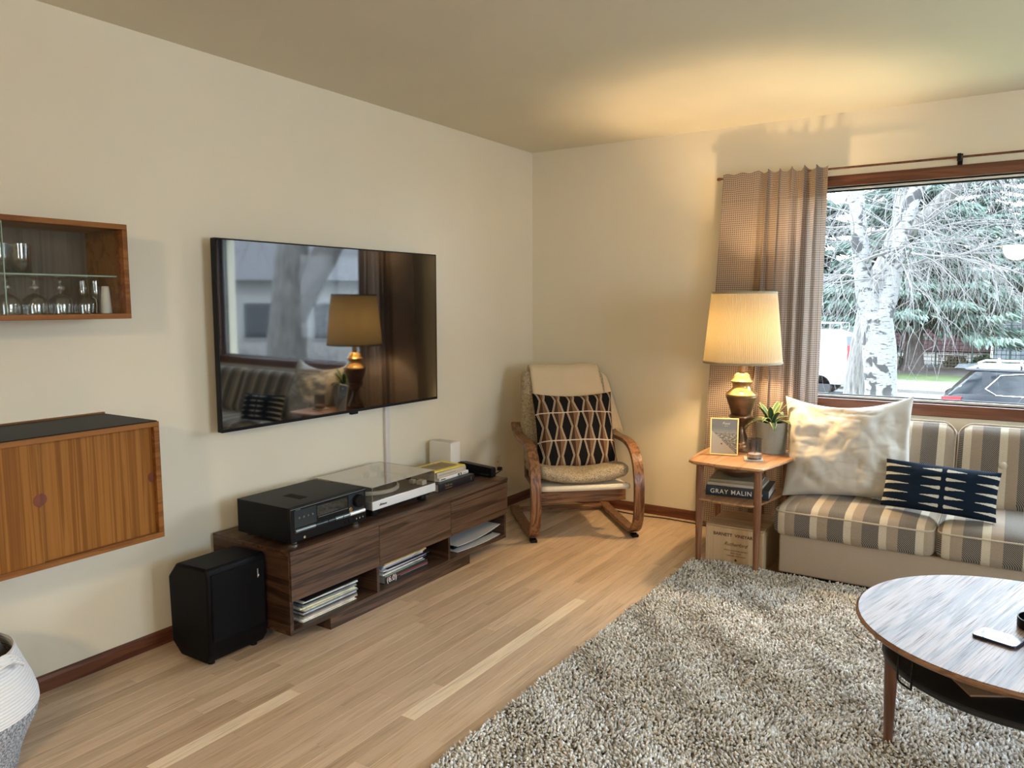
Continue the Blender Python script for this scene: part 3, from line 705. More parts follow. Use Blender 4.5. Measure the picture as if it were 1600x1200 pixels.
def build_receiver():
    T = MT; Y0, Y1, X0, X1, B = -2.640, -2.205, .135, .468, CZ1
    c = thing('stereo_receiver', 'black stereo receiver with volume knob on the walnut console', 'receiver', (.3, (Y0+Y1)/2, B)); off = c.location
    z0, z1 = B+.016, B+.160
    MB().box(X0, X1-.014, Y0, Y1, z0, z1).build('case', T['black_metal'], c, off, bevel=.003)
    F = X1
    fp = MB().box(X1-.014, F, Y0, Y1, z0-.002, z1-.001).build('front_panel', T['black'], c, off, bevel=.003)
    MB().box(F-.003, F+.0008, Y0+.004, Y1-.004, z1-.007, z1-.004).build('trim_line', T['gun_light'], c, off)
    MB().box(F, F+.0012, Y0+.145, Y1-.115, z1-.062, z1-.018).build('display', T['screen'], c, off)
    MB().box(F, F+.0012, Y0+.022, Y0+.140, z1-.085, z1-.014).build('button_panel', T['gun'], c, off)
    for k in range(4):
        MB().cyl(.0045, 0, .004, 12, M=Matrix.Translation((F+.001, Y0+.045+k*.024, z1-.045)) @ Matrix.Rotation(R(90), 4, 'Y')).build('button', T['gun_light'], c, off, smooth='auto')
    MB().box(F, F+.0012, Y1-.108, Y1-.012, z1-.088, z1-.012).build('knob_panel', T['gun'], c, off)
    kn = MB().lathe([(.030, 0), (.031, .004), (.029, .020), (.027, .022)], 40, M=Matrix.Translation((F+.001, Y1-.054, z1-.046)) @ Matrix.Rotation(R(90), 4, 'Y'))
    kn.build('volume_knob', T['black'], c, off, smooth='auto')
    MB().lathe([(.010, 0), (.0105, .002), (.0085, .003), (.0085, .001)], 20, M=Matrix.Translation((F+.001, Y1-.096, z1-.078)) @ Matrix.Rotation(R(90), 4, 'Y')).build('ring_button', T['brass'], c, off, smooth='auto')
    MB().box(F, F+.0015, Y0+.15, Y1-.112, z1-.069, z1-.0665).build('mark_line', T['gun_light'], c, off)
    # rounded control rail across the front
    for a, b_, mt in ((Y0+.022, Y0+.130, 'gun_light'), (Y0+.134, Y0+.20, 'gun'), (Y0+.203, Y0+.24, 'gun'), (Y0+.243, Y0+.285, 'gun_light'), (Y0+.288, Y0+.325, 'gun_light'), (Y0+.330, Y1-.012, 'silver')):
        MB().tube([(F+.001, a, z1-.098), (F+.001, b_, z1-.098)], .0085, 12).build('control_rail', T[mt], c, off, smooth='auto')
    for k in range(3):
        MB().cyl(.0042, 0, .004, 10, M=Matrix.Translation((F, Y1-.065+k*.02, z0+.018)) @ Matrix.Rotation(R(90), 4, 'Y')).build('jack', T['chrome'], c, off, smooth='auto')
    MB().cyl(.006, 0, .004, 12, M=Matrix.Translation((F, Y0+.07, z0+.012)) @ Matrix.Rotation(R(90), 4, 'Y')).build('headphone_jack', T['chrome'], c, off, smooth='auto')
    for k in range(2):
        MB().box(F, F+.003, Y1-.135+k*.026, Y1-.118+k*.026, z0+.012, z0+.024).build('button', T['black'], c, off, bevel=.001)
    for x in (X0+.04, X1-.035):
        for y in (Y0+.04, Y1-.04):
            MB().lathe([(.018, 0), (.020, .003), (.020, .012), (.014, .0165)], 24, (x, y, B)).build('foot', T['chrome'], c, off, smooth='auto')
    v = MB()
    for k in range(14): v.box(X0+.13, X0+.24, Y0+.135+k*.0035, Y0+.1365+k*.0035, z1, z1+.0006)
    v.build('vent_grille', T['ink'], c, off)
    marks('lettering', [(0, .003, .0035), (.0045, .0035, .0028), (.009, .003, .0028), (.013, .004, .0028), (.018, .003, .0028), (.022, .004, .0028)], T['gun_light'], c, Vector((F+.0002, Y0+.030, z1-.0125))-off)
build_receiver()

def build_turntable():
    T = MT; Y0, Y1, X0, X1, B = -2.148, -1.688, .075, .455, CZ1
    c = thing('turntable', 'silver-fronted turntable under a smoked clear dust cover', 'turntable', (.27, (Y0+Y1)/2, B)); off = c.location
    z0, z1 = B+.038, B+.078
    MB().box(X0, X1-.006, Y0, Y1, z0, z1).build('plinth', plain('grey_deck', (.20, .20, .20), .5), c, off, bevel=.002)
    MB().box(X1-.006, X1, Y0, Y1, z0-.001, z1).build('front_fascia', T['silver'], c, off, bevel=.002)
    MB().box(X0+.012, X1-.02, Y0+.02, Y1-.02, z0-.014, z0).build('base_tray', T['black'], c, off)
    for x in (X0+.05, X1-.045):
        for y in (Y0+.05, Y1-.06): MB().lathe([(.022, 0), (.024, .004), (.02, .025)], 20, (x, y, B)).build('foot', T['black'], c, off, smooth='auto')
    pc = (.255, Y0+.178, 0)
    pl = MB().lathe([(.152, z1+.003), (.154, z1+.006), (.154, z1+.018), (.150, z1+.021), (.143, z1+.021)], 64, pc).build('platter', T['silver'], c, off, smooth='auto')
    MB().lathe([(.143, z1+.0212), (.143, z1+.024), (.05, z1+.0245), (.004, z1+.0245)], 64, pc).build('rubber_mat', T['vinyl'], pl, Vector((0, 0, 0))+off, smooth='auto')
    MB().cyl(.003, z1+.02, z1+.036, 10, pc).build('spindle', T['chrome'], pl, off)
    ax, ay = .14, Y1-.06
    MB().lathe([(.034, z1), (.034, z1+.006), (.022, z1+.008), (.02, z1+.035), (.012, z1+.038)], 28, (ax, ay, 0)).build('tonearm_base', T['black'], c, off, smooth='auto')
    MB().tube([(ax-.05, ay+.012, z1+.04), (ax, ay, z1+.042), (ax+.10, ay-.012, z1+.04), (ax+.17, ay-.016, z1+.038), (ax+.205, ay-.036, z1+.036)], .0045, 10).build('tonearm', T['chrome'], c, off, smooth=True)
    MB().cyl(.017, -.02, .02, 20, M=Matrix.Translation((ax-.055, ay+.013, z1+.04)) @ Matrix.Rotation(R(90), 4, 'Y')).build('counterweight', T['black'], c, off, smooth='auto')
    MB().box(ax+.195, ax+.235, ay-.052, ay-.034, z1+.028, z1+.04).build('headshell', T['black'], c, off, bevel=.002)
    MB().box(.345, .375, Y1-.078, Y1-.056, z1, z1+.02).build('speed_switch', T['silver'], c, off, bevel=.002)
    MB().box(.395, .435, Y1-.08, Y1-.045, z1, z1+.022).build('start_switch', T['silver'], c, off, bevel=.002)
    # dust cover: thin-walled lid
    l0, l1, th = z1+.0005, z1+.068, .003
    d = MB(); d.box(X0+.002, X1-.003, Y0+.002, Y1-.002, l1-th, l1)
    d.box(X0+.002, X0+.002+th, Y0+.002, Y1-.002, l0, l1-th); d.box(X1-.003-th, X1-.003, Y0+.002, Y1-.002, l0, l1-th)
    d.box(X0+.005, X1-.006, Y0+.002, Y0+.002+th, l0, l1-th); d.box(X0+.005, X1-.006, Y1-.002-th, Y1-.002, l0, l1-th)
    dc = d.build('dust_cover', T['lid'], c, off)
    e = MB(); q = .0013
    for (a, b) in (((X1-.003, Y0+.002), (X1-.003, Y1-.002)), ((X1-.003, Y0+.002), (X0+.002, Y0+.002)), ((X0+.002, Y0+.002), (X0+.002, Y1-.002)), ((X0+.002, Y1-.002), (X1-.003, Y1-.002))): e.tube([(a[0], a[1], l1), (b[0], b[1], l1)], q, 6)
    for (x, y) in ((X1-.003, Y0+.002), (X1-.003, Y1-.002)): e.tube([(x, y, l0), (x, y, l1)], q*.7, 6)
    e.build('cover_edge', T['lid_edge'], dc, off)
    for y in (Y0+.1, Y1-.1): MB().box(X0-.008, X0+.004, y-.016, y+.016, z1-.01, z1+.03).build('hinge', T['black'], c, off, bevel=.002)
    marks('lettering', [(0, .0035, .006), (.003, .0035, .012), (.008, .004, .009), (.0135, .0035, .0085), (.0185, .004, .008), (.024, .0055, .007), (.031, .004, .007), (.0365, .0055, .007), (.0435, .0045, .007)], T['ink'], c, Vector((X1, Y0+.045, (z0+z1)/2-.006))-off, slant=.4)
build_turntable()
ORD = ['bottom', 'second from bottom', 'third from bottom', 'fourth from bottom', 'fifth from bottom', 'sixth from bottom', 'seventh from bottom', 'eighth from bottom',
       'ninth from bottom', 'tenth from bottom', 'eleventh from bottom', 'twelfth from bottom', 'thirteenth from bottom', 'fourteenth from bottom', 'fifteenth from bottom', 'sixteenth from bottom']
def book_mesh(w, d, h, cover=.0018, inset=.004, rnd=True):
    """book lying flat, spine on +x: boards (slot 0) and page block (slot 1); x depth, y length, base z=0"""
    m = MB(); m.box(-d/2, d/2, -w/2, w/2, 0, cover); m.box(-d/2, d/2, -w/2, w/2, h-cover, h)
    # spine, slightly rounded
    n = 5; pr = [(d/2-cover+(.0015 if rnd else 0)*math.sin(PI*k/n)+cover, cover+(h-2*cover)*k/n) for k in range(n+1)]
    poly = [(d/2-cover, cover)]+pr+[(d/2-cover, h-cover)]
    P = [(x, y, z) for y in (-w/2, w/2) for x, z in poly]; k = len(poly)
    m.add(P, [tuple(reversed(range(k))), tuple(range(k, 2*k))]+[(i, (i+1) % k, (i+1) % k+k, i+k) for i in range(k)])
    m.cur = 1; m.box(-d/2+inset, d/2-cover, -w/2+inset, w/2-inset, cover, h-cover); return m
def sleeve_mesh(w, d, h):
    m = MB(); e = h*.25
    poly = [(-d/2, 0), (d/2-.002, 0), (d/2, e), (d/2, h-e), (d/2-.002, h), (-d/2, h)]
    P = [(x, y, z) for y in (-w/2, w/2) for x, z in poly]; k = len(poly)
    m.add(P, [tuple(reversed(range(k))), tuple(range(k, 2*k))]+[(i, (i+1) % k, (i+1) % k+k, i+k) for i in range(k)]); return m

def build_console_things():
    T = MT; rng = random.Random(3)
    # ---- record sleeves in the left bay
    pal = [('cream', (.72, .68, .58)), ('white', (.76, .75, .70)), ('tan', (.50, .36, .24)), ('grey', (.36, .35, .34)), ('dark grey', (.10, .10, .105)), ('white', (.66, .66, .64)),
           ('navy', (.025, .035, .075)), ('grey-blue', (.16, .22, .27)), ('cream', (.64, .60, .42)), ('ivory', (.75, .73, .63)), ('olive', (.26, .27, .18)),
           ('steel blue', (.13, .20, .30)), ('black', (.015, .015, .018)), ('white', (.68, .68, .66)), ('black', (.012, .012, .014))]
    z = CZ0+.0185
    for k, (cn, c) in enumerate(pal):
        h = rng.uniform(.0042, .0072) if k < 14 else .004
        m = plain(f'sleeve_{cn}_{k}', c, .6, var=.35, vscale=38)
        o = sleeve_mesh(.312, .30, h).build('record_sleeve', m)
        o.location = (.322+rng.uniform(-.006, .006), -2.437+rng.uniform(-.009, .009), z); o.rotation_euler = (0, 0, R(rng.uniform(-1.4, 1.4))); z += h+.0003
        tag(o, f'{cn} record sleeve, {ORD[k]} of the pile in the left console bay', 'record', 'records in the left bay')
    # ---- boxed set and sleeves in the middle bay
    bx = thing('boxed_book', 'thick dark book with white 6.0 numerals under the sleeves in the middle bay', 'book', (.315, -1.925, CZ0+.0185))
    book_mesh(.315, .29, .036).build('cover', [plain('dark_cover', (.014, .018, .018), .45), T['paper_grey']], bx)
    MB().box(.1468, .1475, -.150, .157, .020, .024).build('red_band', T['red_ink'], bx); MB().box(.1468, .1473, -.05, .157, .0135, .016).build('grey_band', T['grey_ink'], bx)
    text_obj('lettering', '(6.0)', .040, T['white_ink'], bx, (.1478, -.112, .018), FX, sx=.95, align='CENTER')
    z = CZ0+.0185+.0364
    pal = [('green-grey', (.22, .26, .23)), ('white', (.74, .73, .69)), ('navy', (.03, .035, .08)), ('pale blue', (.42, .45, .50)), ('white', (.68, .69, .70)), ('black', (.012, .012, .014)),
           ('lavender', (.38, .38, .46)), ('white', (.72, .72, .72)), ('dark olive', (.035, .035, .02)), ('yellow', (.62, .46, .16))]
    for k, (cn, c) in enumerate(pal):
        h = rng.uniform(.0048, .0074)
        o = sleeve_mesh(.305, .29, h).build('record_sleeve', plain(f'sleeve_m_{cn}_{k}', c, .6, var=.35, vscale=38))
        o.location = (.312+rng.uniform(-.01, .008), -1.928+rng.uniform(-.02, .02), z); o.rotation_euler = (0, 0, R(rng.uniform(-3, 3))); z += h+.0003
        tag(o, f'{cn} record sleeve, {ORD[k]} of the sleeves piled on the dark book', 'record', 'records in the middle bay')
    # ---- game console with two flaring white plates
    g = thing('game_console', 'game console with black body between two flaring white plates', 'game console', (.33, -1.33, CZ0+.0185))
    def plate(za, zb, bow, th):
        m = MB(); nu, nv = 14, 6
        def P(u, v, top):
            y = -.20+.405*u; x = -.13+.27*v+(.012*math.sin(PI*u) if v > .8 else 0)
            zz = za+(zb-za)*u**1.3+bow*math.sin(PI*u)*(.4+.6*v)
            return (x, y, zz+(th if top else 0))
        m.grid(lambda u, v: P(u, v, True), nu, nv); m.grid(lambda u, v: P(1-u, v, False), nu, nv)
        n = (nu+1)*(nv+1)
        edge = [(i, 0) for i in range(nu+1)]+[(nu, j) for j in range(1, nv+1)]+[(i, nv) for i in range(nu-1, -1, -1)]+[(0, j) for j in range(nv-1, 0, -1)]
        idx = lambda i, j: j*(nu+1)+i
        for (a, b) in zip(edge, edge[1:]+edge[:1]): m.face((idx(*a), idx(*b), n+idx(nu-b[0], b[1]), n+idx(nu-a[0], a[1])))
        return m
    wp = plain('console_white', (.60, .62, .65), .42)
    plate(.036, .058, -.004, .003).build('top_plate', wp, g, smooth='auto'); plate(.004, .0005, -.002, .003).build('bottom_plate', wp, g, smooth='auto')
    b = MB(); b.add([(-.11, -.18, .008), (.10, -.18, .008), (.10, .18, .006), (-.11, .18, .006), (-.11, -.18, .033), (.10, -.18, .033), (.10, .18, .050), (-.11, .18, .050)],
                    [(3, 2, 1, 0), (4, 5, 6, 7), (0, 1, 5, 4), (1, 2, 6, 5), (2, 3, 7, 6), (3, 0, 4, 7)]); b.build('body', T['black'], g, bevel=.003)
    # ---- books right of the turntable
    Z = CZ1
    k = thing('book', 'thick black book with gold spine lettering at the bottom of the stack', 'book', (.275, -1.437, Z), group='books on the console')
    book_mesh(.318, .25, .042).build('cover', [plain('black_cover', (.008, .007, .011), .4), T['paper']], k)
    text_obj('lettering', 'Family etc.', .017, T['gold'], k, (.1272, -.073, .026), FX, sx=.9)
    marks('small_print', [(i*.0075, .006, .0028) for i in range(8)], T['gold'], k, (.1268, -.103, .010)); MB().box(.1262, .127, .128, .1298, .012, .031).build('publisher_mark', T['paper_grey'], k)
    k = thing('book', 'white paperback with small black spine lettering in the console stack', 'book', (.262, -1.413, Z+.0425), R(1.5), 'books on the console')
    book_mesh(.268, .20, .0165, .0008).build('cover', [plain('white_cover', (.74, .71, .66), .5), T['paper']], k)
    marks('spine_print', [(i*.0052, .004, .0055) for i in range(8)], T['ink'], k, (.1017, -.123, .0055)); MB().box(.1005, .1017, .035, .068, .002, .0145).build('spine_block', T['ink'], k)
    MB().box(.1015, .1021, .048, .058, .004, .012).build('spine_emblem', T['white_ink'], k)
    marks('author_print', [(i*.0052, .004, .004) for i in range(7)], T['grey_ink'], k, (.1017, .082, .006))
    k = thing('book', 'beige clothbound book under the yellow magazine', 'book', (.252, -1.418, Z+.0595), R(-.5), 'books on the console')
    book_mesh(.252, .20, .027, .002).build('cover', [plain('beige_cover', (.50, .43, .33), .7), T['paper']], k)
    marks('spine_print', [(i*.0078, .0055, .0065) for i in range(19)], T['grey_ink'], k, (.1018, -.115, .0095)); marks('publisher_mark', [(0, .006, .014)], T['grey_ink'], k, (.1018, .110, .006))
    y = thing('magazine', 'yellow-bordered magazine lying on top of the book stack', 'magazine', (.258, -1.415, Z+.0869), R(-4))
    mg = plain('yellow_cover', (.80, .66, .075), .45); sleeve_mesh(.250, .172, .006).build('cover', mg, y)
    MB().box(-.062, .058, -.098, .092, .006, .0064).build('cover_picture', plain('brown_photo', (.22, .15, .075), .4, var=.5, vscale=45), y)
    # ---- white router and black modem
    r = thing('router', 'tall white router box standing behind the books on the console', 'router', (.118, -1.182, Z))
    rounded_box(.165, .088, .186, .008, 4).build('case', T['white_p'], r, smooth='auto'); weld(r.children[0]); MB().box(-.06, .06, -.036, .036, .1855, .187).build('top_vent', T['raceway'], r, bevel=.003)
    r = thing('modem', 'low black modem box with rounded corner at the console end', 'modem', (.31, -1.142, Z))
    p = [(-.135, .0), (.130, 0), (.130, .04)]+[(.118+.012*math.cos(a), .043+.012*math.sin(a)) for a in np.linspace(0, PI/2, 6)]+[(-.08, .068), (-.125, .062), (-.135, .05)]
    m = MB(); n = len(p); m.v += [(x, yy, z) for yy in (-.022, .022) for x, z in p]; m.face(tuple(range(n))); m.face(tuple(reversed(range(n, 2*n))))
    for i in range(n): m.face((i, i+n, (i+1) % n+n, (i+1) % n))
    m.build('case', T['black'], r, bevel=.002)
    MB().box(.05, .11, -.0226, -.0220, .012, .018).build('status_strip', T['gun'], r)
    # ---- wall outlet with plug and cord
    o = thing('wall_outlet', 'small beige wall outlet with black plug near the room corner', 'outlet', (0, -.463, .25))
    MB().box(0, .005, -.035, .035, 0, .115).build('plate', T['plug'], o, bevel=.002)
    for z in (.035, .08):
        q = MB().lathe([(.017, .004), (.016, .0062)], 20, M=Matrix.Translation((0, 0, z)) @ Matrix.Rotation(R(90), 4, 'Y')).build('socket', T['plug'], o, smooth='auto')
        s = MB(); s.box(.0062, .0066, -.007, -.004, z-.006, z+.006); s.box(.0062, .0066, .004, .007, z-.006, z+.006); s.build('slots', T['ink'], q)
    pl = thing('power_plug', 'black plug and curved cord in the beige outlet behind the console', 'plug', (.0064, -.463, .26))
    MB().box(.001, .03, -.012, .012, .012, .036).build('plug_body', T['cord'], pl, bevel=.003)
    pts = [(.03, 0, .024), (.055, -.03, .028), (.062, -.10, .02), (.06, -.20, -.01), (.055, -.33, -.06), (.05, -.48, -.12), (.05, -.62, -.2)]
    MB().tube([(Vector(a)) for a in pts], .0035, 8).build('cord', T['cord'], pl, smooth=True)
    # ---- black floor speaker
    s = thing('floor_speaker', 'black floor speaker standing against the left end of the console', 'speaker', (.25, -2.830, 0))
    side = [(.185, .012), (.345, .012), (.372, .05), (.378, .35), (.370, .388), (.36, .392), (.175, .385), (.122, .325), (.128, .06)]
    m = MB(); n = len(side); m.v += [(x-.25, yy, z) for yy in (-.137, .137) for x, z in side]; m.face(tuple(range(n))); m.face(tuple(reversed(range(n, 2*n))))
    for i in range(n): m.face((i, i+n, (i+1) % n+n, (i+1) % n))
    m.build('cabinet', T['black_soft'], s, bevel=.012, seg=3)
    gq = [(.374-.25, .095), (.381-.25, .12), (.3835-.25, .34), (.3805-.25, .368)]
    m = MB(); n = len(gq); gq = gq+[(.366-.25, .368), (.366-.25, .095)]; n = len(gq); m.v += [(x, yy, z) for yy in (-.122, .122) for x, z in gq]; m.face(tuple(range(n))); m.face(tuple(reversed(range(n, 2*n))))
    for i in range(n): m.face((i, i+n, (i+1) % n+n, (i+1) % n))
    m.build('grille', plain('grille_cloth', (.006, .006, .007), .9, spec=.1, bmp=.3, bscale=900), s, bevel=.004)
    for x in (-.05, .075):
        for yy in (-.1, .1): MB().cyl(.014, 0, .014, 14, (x, yy, 0)).build('foot', T['black'], s)
    marks('badge', [(0, .006, .007), (0, .006, .0), (0, .006, .0)], T['silver'], s, (.1338, .088, .305))
    m = MB()
    for i in range(6): m.box(.1335, .1342, .086, .091, .300+i*.0062, .305+i*.0062)
    m.build('badge_lettering', T['grey_ink'], s)
build_console_things()

# ================================================================ bentwood lounge chair in the corner
def build_chair():
    T = MT
    c = thing('lounge_chair', 'bentwood lounge chair with beige cushions in the room corner', 'chair', (.8085, -.7335, 0), R(42.45))
    path = [(-.655, .040), (-.60, .028), (-.3, .026), (-.07, .028), (.0, .042), (.05, .085), (.078, .16), (.085, .26), (.076, .36), (.048, .445), (0, .505), (-.065, .54), (-.15, .556), (-.25, .556), (-.36, .552), (-.47, .558), (-.56, .580), (-.615, .612)]
    # smooth the path
    P = [Vector((a, b)) for a, b in path]; Q = []
    for i in range(len(P)-1):
        p0, p1, p2, p3 = P[max(0, i-1)], P[i], P[i+1], P[min(len(P)-1, i+2)]
        for k in range(4):
            t = k/4; Q.append(.5*((2*p1)+(p2-p0)*t+(2*p0-5*p1+4*p2-p3)*t*t+(3*p1-p0-3*p2+p3)*t**3))
    Q.append(P[-1])
    for sg in (-1, 1):
        m = MB(); th, w = .0125, .031; V = []
        for i, q in enumerate(Q):
            t = (Q[min(i+1, len(Q)-1)]-Q[max(0, i-1)]).normalized(); nrm = Vector((-t.y, t.x))
            for a, b in ((-1, -1), (1, -1), (1, 1), (-1, 1)):
                pp = q+nrm*(th*b); V.append((sg*.309+w*a, -pp.x, pp.y))
        F = []
        for i in range(len(Q)-1):
            for k in range(4): F.append((i*4+k, i*4+(k+1) % 4, i*4+4+(k+1) % 4, i*4+4+k))
        F += [(3, 2, 1, 0), tuple(range(len(V)-4, len(V)))]
        m.add(V, F).build('side_frame', T['bent'], c, bevel=.004)
        MB().box(sg*.309-.02, sg*.309+.02, -.03, .02, 0, .017).build('foot_pad', T['black'], c, bevel=.003)
        MB().box(sg*.309-.02, sg*.309+.02, .56, .6, 0, .017).build('foot_pad', T['black'], c, bevel=.003)
    MB().box(-.28, .28, .075, .10, .205, .275).build('front_rail', T['bent_x'], c, bevel=.004)
    MB().box(-.28, .28, .595, .64, .016, .042).build('floor_rail', T['bent_x'], c, bevel=.004)
    MB().box(-.28, .28, .43, .455, .36, .42).build('back_rail', T['bent_x'], c, bevel=.004)
    # seat sling: canvas on a bent rim, sloping back
    def seat(u, v): return ((u-.5)*.525, -.02+.47*v, .325-.055*v+.012*math.sin(PI*v))
    m = MB(); m.grid(seat, 8, 8); m.grid(lambda u, v: (seat(1-u, v)[0], seat(1-u, v)[1], seat(1-u, v)[2]-.02), 8, 8); m.build('seat_sling', T['tape'], c, smooth='auto')
    MB().tube([(x, -.025-.012*math.cos(x*5.5), .318) for x in np.linspace(-.268, .268, 15)], .0165, 10).build('seat_rim', T['tape'], c, smooth=True)
    for sg in (-1, 1): MB().tube([(sg*.265, -.01, .315), (sg*.265, .25, .285), (sg*.265, .44, .29), (sg*.262, .50, .45), (sg*.255, .575, .72), (sg*.25, .63, .93)], [.014]*6, 8).build('seat_rail', T['bent_y'], c, smooth=True)
    # seat cushion: puffy, dimpled by a tuft in the middle
    m = rounded_box(.548, .47, .078, .036, 12, crown=.012, puff=.012)
    for i, p in enumerate(m.v):
        x, y, z = p
        d1 = math.exp(-((x+.02)**2/.004+(y+.20)**2/.012))
        lift = .042*(abs(x)/.277)**2.2
        w = .006*noise.noise(Vector((x*14, y*14, z*9)))
        z2 = z+(lift-.022*d1*max(0.0, min(1.0, z/.06)))+w
        m.v[i] = (x+w, y+.225, .334+z2-.055*((y+.235)/.47)*.9)
    o = m.build('seat_cushion', T['boucle'], c, smooth=True); weld(o)
    # back cushion: leaning slab with a rolled head end
    M = Matrix.Translation((0, .43, .36)) @ Matrix.Rotation(R(-17.5), 4, 'X')
    m = rounded_box(.545, .10, .62, .045, 12, puff=.012)
    for i, p in enumerate(m.v):
        w = .007*noise.noise(Vector((p[0]*10+4, p[1]*10, p[2]*8)))+.004*noise.noise(Vector((p[0]*30, 3, p[2]*30)))
        q = Vector((p[0]+w, p[1]+w-.012*math.exp(-((p[2]-.40)/.03)**2), p[2])); m.v[i] = tuple(M @ q)
    o = m.build('back_cushion', T['boucle'], c, smooth=True); weld(o)
    # zigzag pillow leaning on the back
    p = thing('throw_pillow', 'square zigzag pillow in black, brown and cream on the lounge chair', 'pillow', (0, 0, 0))
    th = R(42.45); loc = Vector((.8085, -.7335, 0))+Matrix.Rotation(th, 3, 'Z') @ Vector((.018, .215, .372))
    p.location = loc; p.rotation_euler = (R(-22), 0, th)
    o = pillow(.515, .495, .18, pinch=.05, wr=.007, seed=2, sag=.012).build('cover', T['zigzag'], p, smooth=True)
    # cream throw folded over the back of the chair
    b = thing('throw_blanket', 'cream throw blanket folded over the back of the lounge chair', 'blanket', loc, th)
    def cloth(u, v):
        # v: down the front, over the top, down behind
        x = (u-.47)*.46
        if v < .45: t = v/.45; y, z = .385+.185*t, .60+.345*t
        elif v < .6: a = (v-.45)/.15*PI; y, z = .63-.060*math.cos(a), .945+.038*math.sin(a)+.01*t_(a)
        else: t = (v-.6)/.4; y, z = .69-.015*t, .945-.34*t
        n = noise.noise(Vector((u*3, v*4, 5)))*.012+.004*math.sin(u*16+v*3)
        return (x+.01*math.sin(v*9)*(1 if u > .5 else .4), y+n-.012, z+.35*n)
    def t_(a): return 0
    Mi = Matrix.Translation(-Vector((.018, .215, .372)))
    m = MB(); m.grid(lambda u, v: Mi @ Vector(cloth(u, v)), 22, 40); o = m.build('folded_cloth', T['throw'], b, smooth=True)
    s = o.modifiers.new('thickness', 'SOLIDIFY'); s.thickness = .012; s.offset = 1
    # loose end falling past the right side
    def tail(u, v):
        x = .235+.075*u+.065*v*(.35+u*.9); t = v
        y = .60-.16*t*(1-.3*u)+.03*math.sin(u*3); z = .955-.02*u-(.40-.05*u)*t-.03*u*u
        n = .008*math.sin(u*7+v*2)
        return Vector((x, y+n, z))
    m = MB(); m.grid(lambda u, v: Mi @ tail(u, v), 10, 16); o = m.build('hanging_end', T['throw'], b, smooth=True)
    s = o.modifiers.new('thickness', 'SOLIDIFY'); s.thickness = .010; s.offset = 0
build_chair()
cd_pts = [(.62, -.045), (.74, -.085), (.89, -.10), (1.05, -.075), (1.25, -.085), (1.40, -.12), (1.47, -.22), (1.485, -.33)]
_o = MB().tube([(a, b, .0045) for a, b in cd_pts]+[(1.49, -.37, .03), (1.492, -.385, .20), (1.50, -.36, .42), (1.56, -.33, .56)], .0035, 8).build('extension_cord', MT['cord'], smooth=True)
tag(_o, 'black power cord running along the baseboard to the side table', 'cord')

# ================================================================ curtain and rod
def build_curtain():
    T = MT
    r = thing('curtain_rod', 'thin dark curtain rod with brackets above the window', 'curtain rod', (2.65, 0, 2.127))
    MB().tube([(1.375-2.65, -.085, 0), (4.47-2.65, -.085, 0)], .006, 10).build('rod', T['base'], r, smooth='auto')
    MB().lathe([(.006, 0), (.010, .004), (.010, .02), (.004, .026)], 12, M=Matrix.Translation((1.375-2.65, -.085, 0)) @ Matrix.Rotation(R(-90), 4, 'Y')).build('finial', T['base'], r, smooth='auto')
    for x in (2.605, 1.41, 3.8):
        b = MB(); b.box(x-2.65-.009, x-2.65+.009, -.096, -.002, -.006, .016); b.box(x-2.65-.009, x-2.65+.009, -.098, -.088, -.022, .018); b.box(x-2.65-.012, x-2.65+.012, -.006, 0, -.03, .03)
        b.build('bracket', T['black_metal'], r, bevel=.003)
    def curtain(name, label, xa, xb, xa2, xb2, folds, flat, seed, flip=False):
        c = thing(name, label, 'curtain', ((xa+xb)/2, -.085, .02), group='window curtains'); off = Vector(c.location)
        zt, zb = 2.146, .028; W = 1.15; nu, nv = 170, 44
        def fn(u, v):
            z = zt+(zb-zt)*(1-v) if False else zb+(zt-zb)*v
            k = 1-v
            uu = 1-u if flip else u
            # the first part hangs flat, the rest is gathered in folds
            s = max(0.0, (uu-flat)/(1-flat))
            x = (xa+(xb-xa)*uu)*(1-k)+(xa2+(xb2-xa2)*uu)*k
            ph = s*folds*2*PI+seed+.5*math.sin(k*2+s*5)
            amp = (.013+.026*min(1, k*3))*(.75+.45*math.sin(s*9+seed))*min(1, s*5)*(1 if uu < .98 else .6)
            y = -.085-.012-amp*(math.sin(ph)+.35*math.sin(2.3*ph+1))-.010*math.sin(uu*PI*1.2)*(1-min(1, s*4))
            x += .010*math.cos(ph)*min(1, s*5)
            if v > .965: y = y*.5+.5*(-.085-.012)      # gathered on the rod
            if z > 2.12: z += .012*math.sin(ph*1.0)*min(1, s*4)+.004*math.sin(uu*40)
            return (min(x, 9), min(y, -.036), z)
        m = MB(); m.grid(fn, nu, nv)
        U = lambda a: .60*a if a < flat else .60*flat+1.55*(a-flat)
        m.uv = [tuple((U(1-a if flip else a), b*(zt-zb)) for a, b in q) for q in m.uv]
        m.build('panel', T['curtain'], c, off, smooth=True)
        e = MB(); e.grid(lambda u, v: (lambda p, q: (p[0]+(q[0]-p[0])*v, p[1]-.004, p[2]+(q[2]-p[2])*v))(fn(u, .925), fn(u, 1.0)), nu, 4)
        e.uv = [tuple((U(1-a if flip else a), b*.16) for a, b in q) for q in e.uv]
        e.build('heading_tape', T['curtain'], c, off, smooth=True)
    curtain('curtain', 'beige open-weave curtain hanging behind the lit table lamp', 1.392, 1.968, 1.285, 1.955, 6.0, .34, .4)
    curtain('curtain', 'beige open-weave curtain at the far right end of the window', 4.05, 4.42, 4.07, 4.46, 5.0, .1, 1.7, True)
build_curtain()
